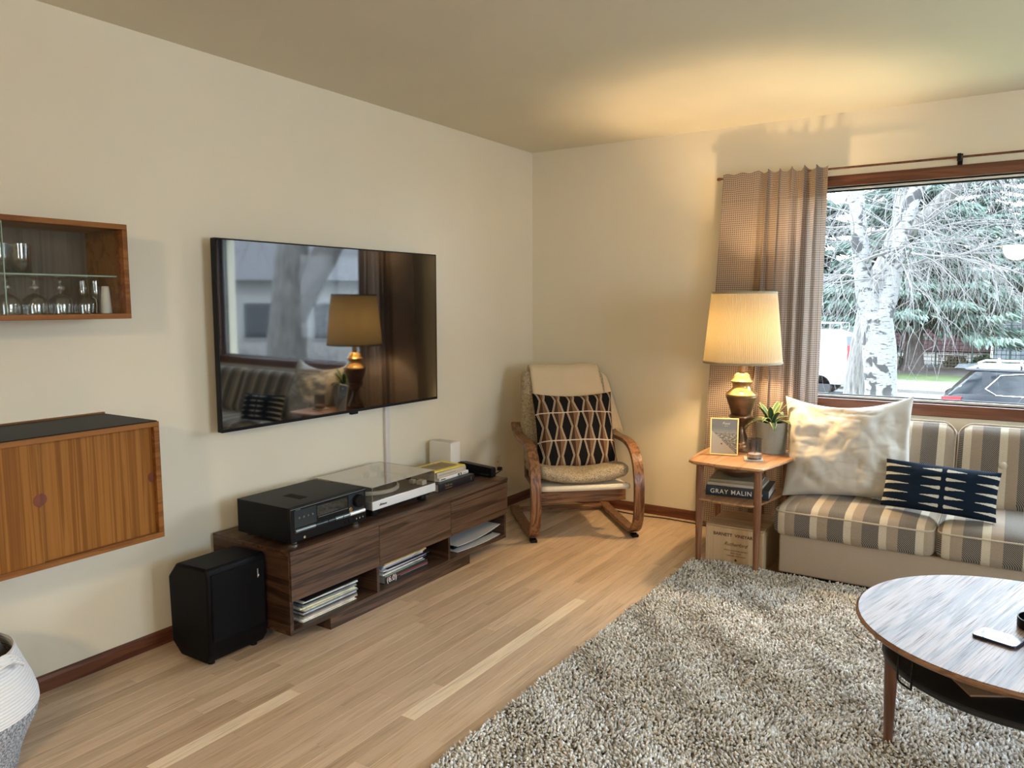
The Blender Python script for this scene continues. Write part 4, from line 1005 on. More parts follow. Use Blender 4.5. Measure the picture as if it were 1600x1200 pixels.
# ================================================================ side table and what stands on it
def bowed(poly, r, bow=.012, seg=5):
    """closed outline with rounded corners and slightly bowed sides"""
    P = [Vector(p) for p in poly]; n = len(P); out = []; cen = sum(P, Vector((0, 0)))/n
    for i in range(n):
        a, b, c = P[i-1], P[i], P[(i+1) % n]
        d1 = (a-b).normalized(); d2 = (c-b).normalized()
        p1, p2 = b+d1*r, b+d2*r
        for k in range(seg+1):
            t = k/seg; out.append((1-t)**2*p1+2*t*(1-t)*b+t*t*p2)
        q1, q2 = p2, c-d2*r; nm = Vector((d2.y, -d2.x))
        for k in range(1, 6):
            t = k/6; out.append(q1+(q2-q1)*t+nm*(bow*math.sin(PI*t)))
    return out
def build_side_table():
    T = MT; TZ = .575
    t = thing('side_table', 'two-tier teak side table with round legs beside the sofa', 'side table', (1.70, -.62, .014)); off = Vector(t.location)
    top = bowed([(1.488, -.885), (1.882, -.915), (1.968, -.30), (1.462, -.385)], .045, .012)
    def slab(poly, z0, z1, name, ins):
        m = MB(); cen = sum(poly, Vector((0, 0)))/len(poly); rings = []
        for z, k in ((z0, ins), ((z0+z1)/2, .0), (z1-.003, .002), (z1, .006)):
            rings.append([(p[0]+(cen.x-p[0])*k*3, p[1]+(cen.y-p[1])*k*3, z) for p in poly])
        n = len(poly)
        for rg in rings: m.v += rg
        for j in range(3):
            for i in range(n): m.face((j*n+i, j*n+(i+1) % n, (j+1)*n+(i+1) % n, (j+1)*n+i))
        m.face(tuple(reversed(range(n)))); m.face(tuple(range(3*n, 4*n)))
        m.build(name, T['sidewood'], t, off, smooth='auto')
    slab(top, TZ-.021, TZ, 'tabletop', .02)
    sh = bowed([(1.503, -.812), (1.838, -.828), (1.898, -.335), (1.485, -.40)], .05, .01)
    slab(sh, .350, .364, 'shelf', .012)
    for x, y in ((1.528, -.79), (1.836, -.80), (1.505, -.415), (1.872, -.365)):
        MB().lathe([(.0135, .014), (.0145, .03), (.0195, .30), (.0205, .45), (.018, TZ-.02)], 18, (x, y, 0)).build('leg', T['sideleg'], t, off, smooth='auto')
    # ---- lamp
    L = thing('table_lamp', 'lit table lamp with pleated cream shade and turned brass base', 'lamp', (1.640, -.460, TZ)); 
    prof = [(.064, 0), (.066, .004), (.066, .022), (.060, .026), (.060, .034), (.056, .044), (.050, .048), (.047, .062), (.034, .085), (.026, .110), (.023, .130), (.026, .142), (.034, .150), (.046, .168), (.060, .182), (.065, .190), (.064, .196), (.054, .203)]
    MB().lathe(prof, 48).build('lamp_foot', T['brass_dark'], L, smooth='auto')
    MB().lathe([(.054, .203), (.056, .214), (.064, .242), (.076, .275), (.083, .300), (.084, .306)], 48).build('urn_body', T['brass_dark'], L, smooth=True)
    MB().lathe([(.084, .306), (.087, .309), (.087, .316), (.080, .324), (.062, .338), (.049, .352), (.047, .364), (.052, .376), (.062, .384), (.062, .390), (.052, .397), (.046, .410), (.040, .424), (.030, .432), (.014, .436)], 48).build('urn_top', T['brass'], L, smooth='auto')
    MB().lathe([(.015, .435), (.019, .438), (.019, .485), (.014, .49)], 24).build('socket', T['brass_dark'], L, smooth='auto')
    MB().tube([(0, .03, .488), (0, .055, .56), (0, .055, .70), (0, .01, .80), (0, 0, .845)], .0022, 8).build('harp', T['brass'], L, smooth=True)
    MB().tube([(0, -.03, .488), (0, -.055, .56), (0, -.055, .70), (0, -.01, .80), (0, 0, .845)], .0022, 8).build('harp', T['brass'], L, smooth=True)
    MB().lathe([(.004, .842), (.007, .848), (.004, .858), (.008, .868), (.002, .876)], 14).build('finial', T['brass'], L, smooth=True)
    sp = MB()
    for k in range(3):
        a = 2*PI*k/3+.4; sp.tube([(0, 0, .845), (.168*math.cos(a), .168*math.sin(a), .868)], .0018, 6)
    sp.build('spider', T['brass'], L)
    z0, z1, r0, r1 = .488, .876, .210, .172
    n = 480; m = MB(); rows = 10
    for j in range(rows+1):
        t = j/rows; r = r0+(r1-r0)*t
        for k in range(n):
            q = r+.0022*(abs(((k/n*120) % 1)*2-1)-.5)*(1 if 0 < j < rows else .3); a = 2*PI*k/n
            m.v.append((q*math.cos(a), q*math.sin(a), z0+(z1-z0)*t))
    for j in range(rows):
        for k in range(n): m.face((j*n+k, j*n+(k+1) % n, (j+1)*n+(k+1) % n, (j+1)*n+k))
    m.build('lamp_shade', T['shade'], L, label='pleated cream lamp shade')
    for (r, z, h) in ((r0+.001, z0, .012), (r1+.001, z1-.010, .012)):
        MB().lathe([(r-.002, z), (r+.0015, z), (r+.0012, z+h), (r-.002, z+h), (r-.002, z)], 96, cap0=False, cap1=False).build('shade_trim', T['shade_trim'], L, smooth='auto')
    MB().lathe([(.013, .49), (.014, .51), (.028, .55), (.032, .58), (.026, .605), (.012, .618), (.002, .621)], 24).build('bulb', T['bulb'], L, smooth=True)
    ld = bpy.data.lights.new('lamp_light', 'POINT'); ld.energy = LAMP_W; ld.color = (1, .70, .38); ld.shadow_soft_size = .045
    lo = put(bpy.data.objects.new('lamp_light', ld), L); lo.location = (0, 0, .66)
    # ---- picture frame
    f = thing('picture_frame', 'gold picture frame with a snowy mountain print on the side table', 'picture', (1.605, -.640, TZ), R(15)); f.rotation_euler = (R(-9), 0, R(15))
    w, h, b = .148, .200, .007; m = MB()
    m.box(-w/2, w/2, -.006, .006, 0, b); m.box(-w/2, w/2, -.006, .006, h-b, h); m.box(-w/2, -w/2+b, -.006, .006, b, h-b); m.box(w/2-b, w/2, -.006, .006, b, h-b)
    m.build('frame', T['gold'], f, bevel=.001)
    MB().grid(lambda u, v: (-w/2+b+(w-2*b)*u, -.002, b+(h-2*b)*v), 1, 1).build('print', T['print'], f)
    text_obj('lettering', 'Font', .021, T['white_ink'], f, (.008, -.0024, h*.85), FY, extrude=.0002, shear=.35)
    marks('small_print', [(i*.005, .004, .0016) for i in range(4)], T['white_ink'], f, (.0, -.0023, h*.775), axis='x', depth=.0003)
    MB().lathe([(.0042, 0), (.004, .0004)], 10, M=Matrix.Translation((-.013, -.0022, h*.30)) @ Matrix.Rotation(R(90), 4, 'X')).build('emblem', T['ink'], f)
    MB().box(-w/2+.004, w/2-.004, .002, .005, .004, h-.004).build('backing', T['black'], f)
    MB().box(-.02, .02, .006, .010, .03, .15).build('easel_back', T['black'], f)
    # ---- plant
    p = thing('potted_plant', 'variegated succulent in a grey concrete pot on the side table', 'plant', (1.798, -.425, TZ))
    MB().lathe([(.076, 0), (.080, .004), (.084, .165), (.084, .170), (.078, .170), (.076, .150), (.002, .150)], 48).build('pot', T['concrete'], p, smooth='auto')
    MB().lathe([(.0765, .151), (.04, .156), (.001, .158)], 24, cap0=False, cap1=False).build('soil', T['soil'], p, smooth=True)
    rng = random.Random(5)
    for k in range(17):
        a = k*2.399+.3; tier = k/17; ln = .11+.06*rng.random() if k < 11 else .135+.035*rng.random(); el = R(18+58*tier+rng.uniform(-8, 8))
        if k in (3, 9): el, ln = R(12), .15
        wd_ = .025+.007*rng.random(); n = 8; m = MB(); base = Vector((.010*math.cos(a), .010*math.sin(a), .157))
        dr = Vector((math.cos(a), math.sin(a), 0)); sd_ = Vector((-math.sin(a), math.cos(a), 0)); rows = []
        for i in range(n+1):
            t = i/n; e = el-R(38)*t*t*(1 if tier < .6 else .4); q = base+dr*(ln*t*math.cos(el-R(15)*t))+Vector((0, 0, ln*t*math.sin(e)))
            w = wd_*(.55+1.2*t-1.75*t**3) if t < 1 else .0; w = max(.0004, w*.62)
            for s_, dz in ((-1, .004), (-.80, .0018), (0, -.002), (.80, .0018), (1, .004)): m.v.append(tuple(q+sd_*(w*s_)+Vector((0, 0, dz*(1-t)*1.5))))
        for i in range(n):
            for s_ in range(4):
                m.cur = 1 if s_ in (0, 3) else 0
                b0 = i*5+s_; m.face((b0, b0+1, b0+6, b0+5))
        o = m.build('leaf', [T['leaf_g'], T['leaf_y']], p, smooth=True); s = o.modifiers.new('thick', 'SOLIDIFY'); s.thickness = .002
    # ---- candle glass on a coaster
    c = tag(rounded_box(.096, .096, .009, .003, 2).build('coaster', T['coaster'], smooth='auto'), 'square pale stone coaster under the candle glass', 'coaster'); weld(c)
    c.location = (1.778, -.690, TZ); c.rotation_euler = (0, 0, R(18))
    g = thing('candle', 'short wax candle in a smoky glass tumbler on a coaster', 'candle', (1.785, -.692, TZ+.009))
    MB().lathe([(.001, .004), (.034, .004), (.0355, .03), (.0385, .104), (.041, .104), (.0405, .03), (.039, .003), (.036, 0), (.001, 0)], 36, cap0=False, cap1=False).build('glass', clear_glass('smoky_glass', (.74, .73, .75), 1.5, boost=2.2), g, smooth='auto')
    MB().lathe([(.033, .006), (.0345, .026), (.032, .028), (.001, .026)], 28).build('wax', T['wax'], g, smooth='auto')
    MB().cyl(.0012, .026, .036, 6).build('wick', T['ink'], g)
    # ---- shelf: books and a dark bowl
    z = .3645
    k = thing('book', 'large navy art book with white GRAY MALIN spine on the table shelf', 'book', (1.682, -.565, z), R(7)); k.rotation_euler = (0, 0, R(-83))
    nv = plain('navy_cover', (.012, .026, .042), .45)
    book_mesh(.325, .27, .049, .0025).build('cover', [nv, T['paper']], k)
    text_obj('lettering', 'GRAY MALIN', .034, T['white_ink'], k, (.1377, -.030, .0245), FX, sx=1.0, weight=.0002, space=1.12)
    MB().lathe([(.008, 0), (.008, .0008)], 16, M=Matrix.Translation((.1368, .125, .0245)) @ Matrix.Rotation(R(90), 4, 'Y')).build('emblem', T['white_ink'], k)
    b = thing('book', 'thin pale book lying on the navy art book', 'book', (1.668, -.56, z+.0495), R(-85), 'books on the table shelf'); book_mesh(.285, .235, .015, .0015).build('cover', [plain('pale_cover', (.52, .48, .42), .6), T['paper']], b)
    b = thing('book', 'thin olive-grey book under the dark bowl', 'book', (1.66, -.555, z+.0649), R(-82), 'books on the table shelf'); book_mesh(.27, .22, .017, .0015).build('cover', [plain('olive_cover', (.30, .27, .19), .6), T['paper']], b)
    o = MB().lathe([(.03, 0), (.05, .004), (.09, .018), (.118, .042), (.124, .062), (.120, .062), (.112, .044), (.085, .024), (.03, .010), (.001, .009)], 40, cap1=False).build('bowl', T['brass_dark'], smooth=True)
    o.location = (1.668, -.55, z+.0822); tag(o, 'dark metal bowl on the books under the side tabletop', 'bowl')
    # ---- wine crate
    w = thing('wooden_crate', 'pale wooden wine crate with burnt lettering under the side table', 'crate', (1.706, -.585, 0)); W, D, H, th = .306, .325, .217, .009
    MB().box(-W/2+.010, W/2-.010, -D/2+.002, -D/2+.012, 0.002, H-.011).build('front_board', T['crate'], w, bevel=.001)
    MB().box(-W/2, W/2, D/2-th, D/2, 0, H-.010).build('back_board', T['crate'], w)
    for s_ in (-1, 1): MB().box(s_*(W/2-.005)-.005, s_*(W/2-.005)+.005, -D/2, D/2-th, 0, H-.010).build('side_board', T['crate'], w, bevel=.001)
    MB().box(-W/2, W/2, -D/2, D/2, H-.009, H).build('lid', T['crate_x'], w, bevel=.001)
    MB().box(-W/2+.01, W/2-.01, -D/2+.012, D/2-th, .002, .008).build('floor_board', T['crate'], w)
    fy = -D/2+.0016; I = T['crate_ink']
    text_obj('lettering', 'BARNETT  VINEYARDS', .0235, I, w, (.006, fy, H*.775), FY, sx=1.0, weight=.0005)
    text_obj('lettering', 'Rutherford', .027, I, w, (.006, fy, H*.555), FY, shear=.45, sx=1.0)
    for q, zz in (('SPRING MOUNTAIN DISTRICT', .40), ('NAPA VALLEY', .335), ('CABERNET SAUVIGNON', .27)): text_obj('lettering', q, .0095, T['teak_dark'], w, (.010, fy, H*zz), FY)
    MB().add([(.010, fy, H*.13), (.018, fy, H*.17), (.010, fy, H*.21), (.002, fy, H*.17)], [(0, 1, 2, 3)]).build('diamond_mark', I, w)
LAMP_W = 20
build_side_table()

# ================================================================ sofa and its pillows
def build_sofa():
    T = MT; X0 = 1.935
    s = thing('sofa', 'armless low sofa with striped brown and cream cushions under the window', 'sofa', (3.02, -.42, 0)); off = Vector(s.location)
    m = MB().box(X0, 4.11, -.742, -.07, .018, .222).build('base', T['seat_base'], s, off, bevel=.008)
    MB().box(X0+.02, 4.09, -.72, -.09, 0, .018).build('plinth', T['black'], s, off)
    MB().box(X0+.02, 4.09, -.085, -.035, .20, .70).build('back_frame', T['seat_base'], s, off, bevel=.012)
    for k in range(3):
        w = .722; x = 1.911+w/2+k*(w+.003)
        c = rounded_box(w, .665, .148, .045, 12, crown=.026, puff=.010)
        for i, p in enumerate(c.v):
            n = .004*noise.noise(Vector((p[0]*6+k*7, p[1]*6, p[2]*6))); c.v[i] = (p[0], p[1], p[2]+n)
        o = c.build('seat_cushion', T['stripe'], s, smooth=True); weld(o); o.location = Vector((x, -.452, .218))-off
        wl = MB(); a, b, z = w/2-.012, .3325-.008, .127
        pts = []
        for (cx, cy, a0) in ((a-.04, -b+.04, -PI/2), (a-.04, b-.04, 0), (-a+.04, b-.04, PI/2), (-a+.04, -b+.04, PI)):
            for q in range(5): an = a0+q*PI/8; pts.append((cx+.044*math.cos(an), cy+.044*math.sin(an), z))
        full = []
        for p, q in zip(pts, pts[1:]+pts[:1]):
            for t in (0, .25, .5, .75):
                v = Vector(p).lerp(Vector(q), t); u_, w_ = v.x/(w/2), v.y/.3325
                full.append((v.x*(1+.010*(1-w_*w_)/(w/2)*.4), v.y*(1+.010*(1-u_*u_)/.33), v.z+.004*(1-abs(u_))))
        wl.tube(full, .0042, 6, closed=True); wl.build('welt', T['welt'], o, smooth=True)
        # back cushion
        wb = .728; xb = 1.940+wb/2+k*(wb+.006)
        c = rounded_box(wb, .155, .435, .062, 12, puff=.014)
        o = c.build('back_cushion', T['stripe'], s, smooth=True); weld(o)
        o.location = Vector((xb, -.287, .352))-off; o.rotation_euler = (R(-22), 0, 0)
        wl = MB(); pts = []; a, b = wb/2-.004, .435
        for (cx, cz, a0) in ((a-.07, .07, -PI/2), (a-.07, b-.07, 0), (-a+.07, b-.07, PI/2), (-a+.07, .07, PI)):
            for q in range(7): an = a0+q*PI/12; pts.append((cx+.07*math.cos(an), -.052, cz+.07*math.sin(an)))
        wl.tube(pts, .0045, 6, closed=True); wl.build('welt', T['welt'], o, smooth=True)
        MB().lathe([(.019, 0), (.017, .005), (.008, .009), (.001, .010)], 20, M=Matrix.Translation((.0-.162*(1 if k == 1 else 0), -.0905, .225)) @ Matrix.Rotation(R(90), 4, 'X')).build('button', T['stripe'], o, smooth=True)
    p = thing('throw_pillow', 'large square off-white linen pillow at the left end of the sofa', 'pillow', (2.205, -.515, .385)); p.rotation_euler = (R(-19), R(-3), R(4))
    pillow(.625, .545, .20, pinch=.075, wr=.015, seed=9, sag=.045, n=64, power=.5, crease=.0065).build('cover', T['linen'], p, smooth=True)
    MB().tube([(-.26+.52*t, -(.099*max(0, (1-abs(2*t*.86-.86)**2.2)*(1-.3**2.2))**.5+.004), .19-.012*math.sin(t*3)) for t in np.linspace(0, 1, 24)], .0012, 6).build('seam', T['welt'], p, smooth=True)
    p = thing('lumbar_pillow', 'small navy lumbar pillow with pale spike pattern on the sofa', 'pillow', (2.622, -.628, .398)); p.rotation_euler = (R(-20), R(1.5), R(-3))
    pillow(.485, .232, .13, pinch=.035, wr=.004, seed=4, n=30).build('cover', T['spike'], p, smooth=True)
build_sofa()

# ================================================================ coffee table
def build_coffee():
    T = MT; cx, cy, r, H = 2.963, -2.09, .453, .45
    t = thing('coffee_table', 'round teak coffee table with tapered legs and dark lower shelf', 'coffee table', (cx, cy, .014)); off = Vector((cx, cy, .014))
    MB().lathe([(r-.006, H-.002), (r-.0075, H), (.001, H)], 120, (0, 0, -.014), cap0=False, cap1=False).build('tabletop', T['coffee'], t, smooth='auto').rotation_euler = (0, 0, R(75))
    MB().lathe([(.001, H-.024), (r-.03, H-.024), (r-.010, H-.020), (r, H-.010), (r-.001, H-.005), (r-.006, H-.002)], 120, (0, 0, -.014), cap0=False, cap1=False).build('rim', T['coffee_edge'], t, smooth=True)
    for k in range(4):
        a = R(186.5)+k*PI/2; x, y = .345*math.cos(a), .345*math.sin(a)
        MB().lathe([(.0125, 0), (.0135, .02), (.0225, .33), (.0235, H-.04)], 20, (x, y, 0)).build('leg', T['coffee_leg'], t, smooth='auto')
    MB().lathe([(.001, .318), (.37, .318), (.374, .322), (.374, .332), (.37, .336), (.001, .336)], 96, (0, 0, -.014), cap0=False, cap1=False).build('lower_shelf', plain('woven_black', (.010, .011, .014), .5, bmp=.5, bscale=220), t, smooth='auto')
    for k in range(4):
        a = R(224)+k*PI/2; u = Vector((math.cos(a), math.sin(a), 0)); v = Vector((-u.y, u.x, 0)); z = -.014
        MB().tube([u*.395+v*.028+Vector((0, 0, H-.024+z)), u*.395+v*.028+Vector((0, 0, .325+z)), u*.39+v*.022+Vector((0, 0, .316+z)), u*.39-v*.022+Vector((0, 0, .316+z)), u*.395-v*.028+Vector((0, 0, .325+z)), u*.395-v*.028+Vector((0, 0, H-.024+z))], .003, 8).build('wire_hanger', T['black_metal'], t, smooth=True)
    m = tag(sleeve_mesh(.28, .21, .005).build('magazine', plain('tan_magazine', (.34, .26, .20), .5)), 'tan magazine lying on the dark shelf under the coffee table', 'magazine')
    m.location = (2.86, -2.20, .3362); m.rotation_euler = (0, 0, R(30))
    p = thing('phone', 'flat phone with reflective pale screen on the coffee table', 'phone', (2.895, -2.215, H), R(-20))
    o = rounded_box(.150, .074, .0085, .004, 4); 
    m = MB()
    def rr(w, d, r_): 
        out = []
        for (sx, sy, a0) in ((1, -1, -PI/2), (1, 1, 0), (-1, 1, PI/2), (-1, -1, PI)):
            for q in range(6): an = a0+q*PI/10; out.append((sx*(w/2-r_)+r_*math.cos(an), sy*(d/2-r_)+r_*math.sin(an)))
        return out
    MB().prism(rr(.112, .082, .013), 0, .0075).build('case', plain('phone_case', (.012, .02, .06), .35), p, bevel=.0015)
    MB().prism(rr(.107, .077, .011), .0075, .0080).build('screen', T['screen'], p)
    d = thing('candle_holder', 'black dish holding a pale pillar candle at the table edge', 'candle holder', (2.995, -2.072, H))
    MB().lathe([(.001, 0), (.055, 0), (.058, .004), (.058, .030), (.055, .030), (.054, .008), (.001, .007)], 40, cap0=False, cap1=False).build('dish', T['black_metal'], d, smooth='auto')
    MB().lathe([(.038, .008), (.038, .088), (.034, .092), (.001, .090)], 32).build('candle', plain('pale_wax', (.60, .60, .60), .55), d, smooth='auto')
build_coffee()

# ================================================================ basket, rug, pendant behind the camera
def build_basket():
    T = MT
    b = thing('storage_basket', 'white and grey rope basket with looped handle by the left wall', 'basket', BASKET)
    lo = [(.155, 0), (.175, .01), (.185, .06), (.205, .11), (.232, .165), (.240, .20)]
    up = [(.240, .20), (.238, .225), (.225, .27), (.205, .32), (.190, .36), (.186, .375), (.182, .378), (.178, .37), (.2, .30), (.225, .22), (.16, .02), (.001, .015)]
    MB().lathe(lo, 64, cap1=False).build('lower_body', T['rope_grey'], b, smooth=True)
    MB().lathe(up, 64, cap0=False, cap1=False).build('upper_body', T['rope'], b, smooth=True)
    for a0 in (R(24), R(204)):
        for j in range(3):
            MB().tube([((.188+.010+.006*j)*math.cos(a0+a)+.012*math.cos(a0), (.188+.010+.006*j)*math.sin(a0+a)+.012*math.sin(a0), .356+.036*math.cos(a/.36*PI/2)-.009*j) for a in np.linspace(-.36, .36, 15)], .0062, 8).build('handle_rope', T['rope'], b, smooth=True)
    m = MB().lathe([(.001, .05), (.17, .10), (.20, .22), (.174, .34), (.135, .405), (.06, .435), (.001, .44)], 40)
    for i, p in enumerate(m.v): n = 1+.06*noise.noise(Vector((p[0]*9, p[1]*9, p[2]*9))); m.v[i] = (p[0]*min(n, 1.0), p[1]*min(n, 1.0), p[2]*(1+.08*noise.noise(Vector((p[0]*7, p[1]*7, 1)))))
    o = m.build('folded_blanket', fabric('black_blanket', (.012, .011, .011), 600), smooth=True); o.location = BASKET; tag(o, 'black blanket stuffed inside the rope basket', 'blanket')
BASKET = (.322, -3.815, 0)
build_basket()

def build_rug():
    T = MT; x0, x1, y0, y1 = 1.495, 4.15, -4.05, -.762
    r = thing('area_rug', 'thick beige and grey shag rug in front of the sofa', 'rug', ((x0+x1)/2, (y0+y1)/2, 0)); off = np.array(r.location)
    MB().box(x0, x1, y0, y1, .0005, .012).build('backing', T['rug_back'], r, r.location, bevel=.004)
    rg = np.random.default_rng(4); step = .0095
    nx, ny = int((x1-x0)/step), int((y1-y0)/step)
    gx, gy = np.meshgrid(np.arange(nx), np.arange(ny)); N = gx.size
    px = x0+(gx.ravel()+rg.uniform(0, 1, N))*step; py = y0+(gy.ravel()+rg.uniform(0, 1, N))*step
    # neighbouring tufts lean together
    fx = np.sin(px*31+1.3*np.sin(py*23))+np.sin(px*9-py*14); fy = np.cos(py*27+1.7*np.sin(px*19))+np.sin(py*11+px*6)
    lean = np.stack([fx*.0045+rg.normal(0, .006, N), fy*.0045+rg.normal(0, .006, N)], 1)
    h = .016+.008*rg.random(N)+.002*fx; w = .0042+.0022*rg.random(N); a = rg.uniform(0, 2*PI, N); tw = a+rg.uniform(.5, 1.5, N)
    V = np.zeros((N, 7, 3))
    for k in range(3):
        q = a+k*2*PI/3; V[:, k, 0] = px+w*.8*np.cos(q); V[:, k, 1] = py+w*.8*np.sin(q); V[:, k, 2] = .010
        q = tw+k*2*PI/3; V[:, 3+k, 0] = px+lean[:, 0]*.55+w*1.15*np.cos(q); V[:, 3+k, 1] = py+lean[:, 1]*.55+w*1.15*np.sin(q); V[:, 3+k, 2] = .008+h*.68
    V[:, 6, 0] = px+lean[:, 0]; V[:, 6, 1] = py+lean[:, 1]; V[:, 6, 2] = .008+h
    V = (V-off).reshape(-1, 3); base = np.arange(N)*7
    tris = np.array([(0, 1, 4), (0, 4, 3), (1, 2, 5), (1, 5, 4), (2, 0, 3), (2, 3, 5), (3, 4, 6), (4, 5, 6), (5, 3, 6)])
    Fi = (base[:, None, None]+tris[None]).reshape(-1, 3)
    me = bpy.data.meshes.new('pile'); me.vertices.add(len(V)); me.vertices.foreach_set('co', V.ravel())
    me.loops.add(Fi.size); me.loops.foreach_set('vertex_index', Fi.ravel().astype(np.int32))
    me.polygons.add(len(Fi)); me.polygons.foreach_set('loop_start', np.arange(0, Fi.size, 3, dtype=np.int32)); me.polygons.foreach_set('loop_total', np.full(len(Fi), 3, dtype=np.int32))
    me.polygons.foreach_set('use_smooth', np.ones(len(Fi), bool)); me.update()
    at = me.attributes.new('tuft', 'FLOAT', 'POINT'); val = np.clip(.5+.22*rg.normal(0, 1, N)+.10*np.sin(px*17+py*13), 0, 1); at.data.foreach_set('value', np.repeat(val, 7).astype(np.float32))
    me.materials.append(T['pile']); o = put(bpy.data.objects.new('pile', me), r); o['kind'] = 'stuff'
build_rug()

def build_pendant():
    T = MT
    p = thing('pendant_lamp', 'warm cone-shaped pendant lamp hanging behind the viewer, mirrored in the window', 'lamp', (2.86, -6.25, 2.06))
    MB().lathe([(.22, 0), (.19, .05), (.11, .13), (.04, .17), (.035, .17), (.10, .125), (.18, .045), (.214, 0)], 48, cap0=False, cap1=False).build('shade', T['pend'], p, smooth='auto')
    MB().cyl(.003, .17, .375, 8).build('cable', T['cord'], p); MB().lathe([(.05, .355), (.05, .372), (.01, .379)], 24).build('ceiling_rose', T['white_p'], p)
    MB().lathe([(.012, .12), (.03, .08), (.033, .06), (.02, .035), (.001, .028)], 20).build('bulb', T['bulb'], p, smooth=True)
    ld = bpy.data.lights.new('pendant_light', 'POINT'); ld.energy = PENDANT_W; ld.color = (1, .78, .46); ld.shadow_soft_size = .14
    lo = put(bpy.data.objects.new('pendant_light', ld), p); lo.location = (0, 0, -.03)
PENDANT_W = 58
build_pendant()
# ================================================================ outdoors, seen through the window
GZ = -1.6
def np_mesh(name, V, F, mat, parent=None, smooth=False):
    me = bpy.data.meshes.new(name); V = np.asarray(V, float); F = np.asarray(F, np.int32); k = F.shape[1]
    me.vertices.add(len(V)); me.vertices.foreach_set('co', V.ravel()); me.loops.add(F.size); me.loops.foreach_set('vertex_index', F.ravel())
    me.polygons.add(len(F)); me.polygons.foreach_set('loop_start', np.arange(0, F.size, k, dtype=np.int32)); me.polygons.foreach_set('loop_total', np.full(len(F), k, dtype=np.int32))
    if smooth: me.polygons.foreach_set('use_smooth', np.ones(len(F), bool))
    me.update(); me.materials.append(mat); return put(bpy.data.objects.new(name, me), parent)
def build_ground():
    T = MT
    def strip(name, y0, y1, z0, z1, mat, n=1, x0=-70, x1=80):
        m = MB(); m.grid(lambda u, v: (x0+(x1-x0)*u, y0+(y1-y0)*v, z0+(z1-z0)*(v*v*(3-2*v))), 24, n); o = m.build(name, mat); o['kind'] = 'structure'
    strip('front_lawn', .18, 10.8, -.75, GZ+.12, T['grass'], 8)
    m = MB(); m.box(-70, 80, 10.8, 11.0, GZ-.1, GZ+.12); o = m.build('kerb', T['pave']); o['kind'] = 'structure'
    strip('street', 11.0, 23.8, GZ, GZ, T['asphalt'])
    m = MB(); m.box(-70, 80, 23.8, 27.3, GZ-.1, GZ+.10); o = m.build('sidewalk', T['pave']); o['kind'] = 'structure'
    strip('far_verge', 27.3, 29.6, GZ+.10, GZ+.15, T['grass'], 2)
    strip('far_yard', 29.6, 110, GZ+.15, GZ+.9, T['dirt'], 4)
build_ground()

def trunk_tube(path, rad, sides=14, lump=.06, seed=0):
    m = MB(); P = [Vector(p) for p in path]; Q, Rr = [], []
    for i in range(len(P)-1):
        p0, p1, p2, p3 = P[max(0, i-1)], P[i], P[i+1], P[min(len(P)-1, i+2)]
        for k in range(6):
            t = k/6; Q.append(.5*((2*p1)+(p2-p0)*t+(2*p0-5*p1+4*p2-p3)*t*t+(3*p1-p0-3*p2+p3)*t**3)); Rr.append(rad[i]+(rad[i+1]-rad[i])*t)
    Q.append(P[-1]); Rr.append(rad[-1])
    m.tube(Q, Rr, sides)
    n = len(Q)
    for i in range(n):
        for k in range(sides):
            p = Vector(m.v[i*sides+k]); d = p-Q[i]; f = 1+lump*noise.noise(Vector((p.x*3+seed, p.y*3, p.z*2.2)))*2
            m.v[i*sides+k] = tuple(Q[i]+d*f)
    return m
def grow(m, rng, p, d, ln, r, depth, droop=.25, spread=.7, kids=(3, 5)):
    """a thin bare branch with its twigs, added to one mesh"""
    n = 6; path = [p]; rad = [r]; q = Vector(p); dr = Vector(d).normalized()
    for i in range(n):
        dr = (dr+Vector((rng.gauss(0, .16), rng.gauss(0, .16), rng.gauss(0, .12)-droop*.22))).normalized()
        q = q+dr*(ln/n); path.append(q.copy()); rad.append(r*(1-.75*(i+1)/n))
    m.tube(path, rad, 4 if r < .012 else 6)
    if depth <= 0: return
    for k in range(rng.randint(*kids)):
        i = rng.randint(1, n); a = rng.uniform(0, 2*PI); base = (path[i]-path[i-1]).normalized()
        side = base.orthogonal().normalized(); side = Matrix.Rotation(a, 3, base) @ side
        grow(m, rng, path[i], base*(1-spread*.6)+side*spread+Vector((0, 0, -.15*droop)), ln*rng.uniform(.45, .75), max(.0035, rad[i]*.62), depth-1, droop*1.5, spread, kids)
def bare_tree(name, label, trunks, mats, seed, loc, branch_spots, rnd, ln, depth=3, kids=(3, 4), group=None, droop=.25):
    t = thing(name, label, 'tree', loc, group=group); off = Vector(loc); rng = random.Random(seed)
    for (path, rad) in trunks: trunk_tube(path, rad, seed=seed).build('trunk' if (path, rad) == trunks[0] else 'limb', mats[0], t, off, smooth=True)
    m = MB()
    for (p, d, L, r) in branch_spots: grow(m, rng, Vector(p), Vector(d), L, r, depth, droop, .7, kids)
    m.build('branches', mats[1], t, off)
    return t
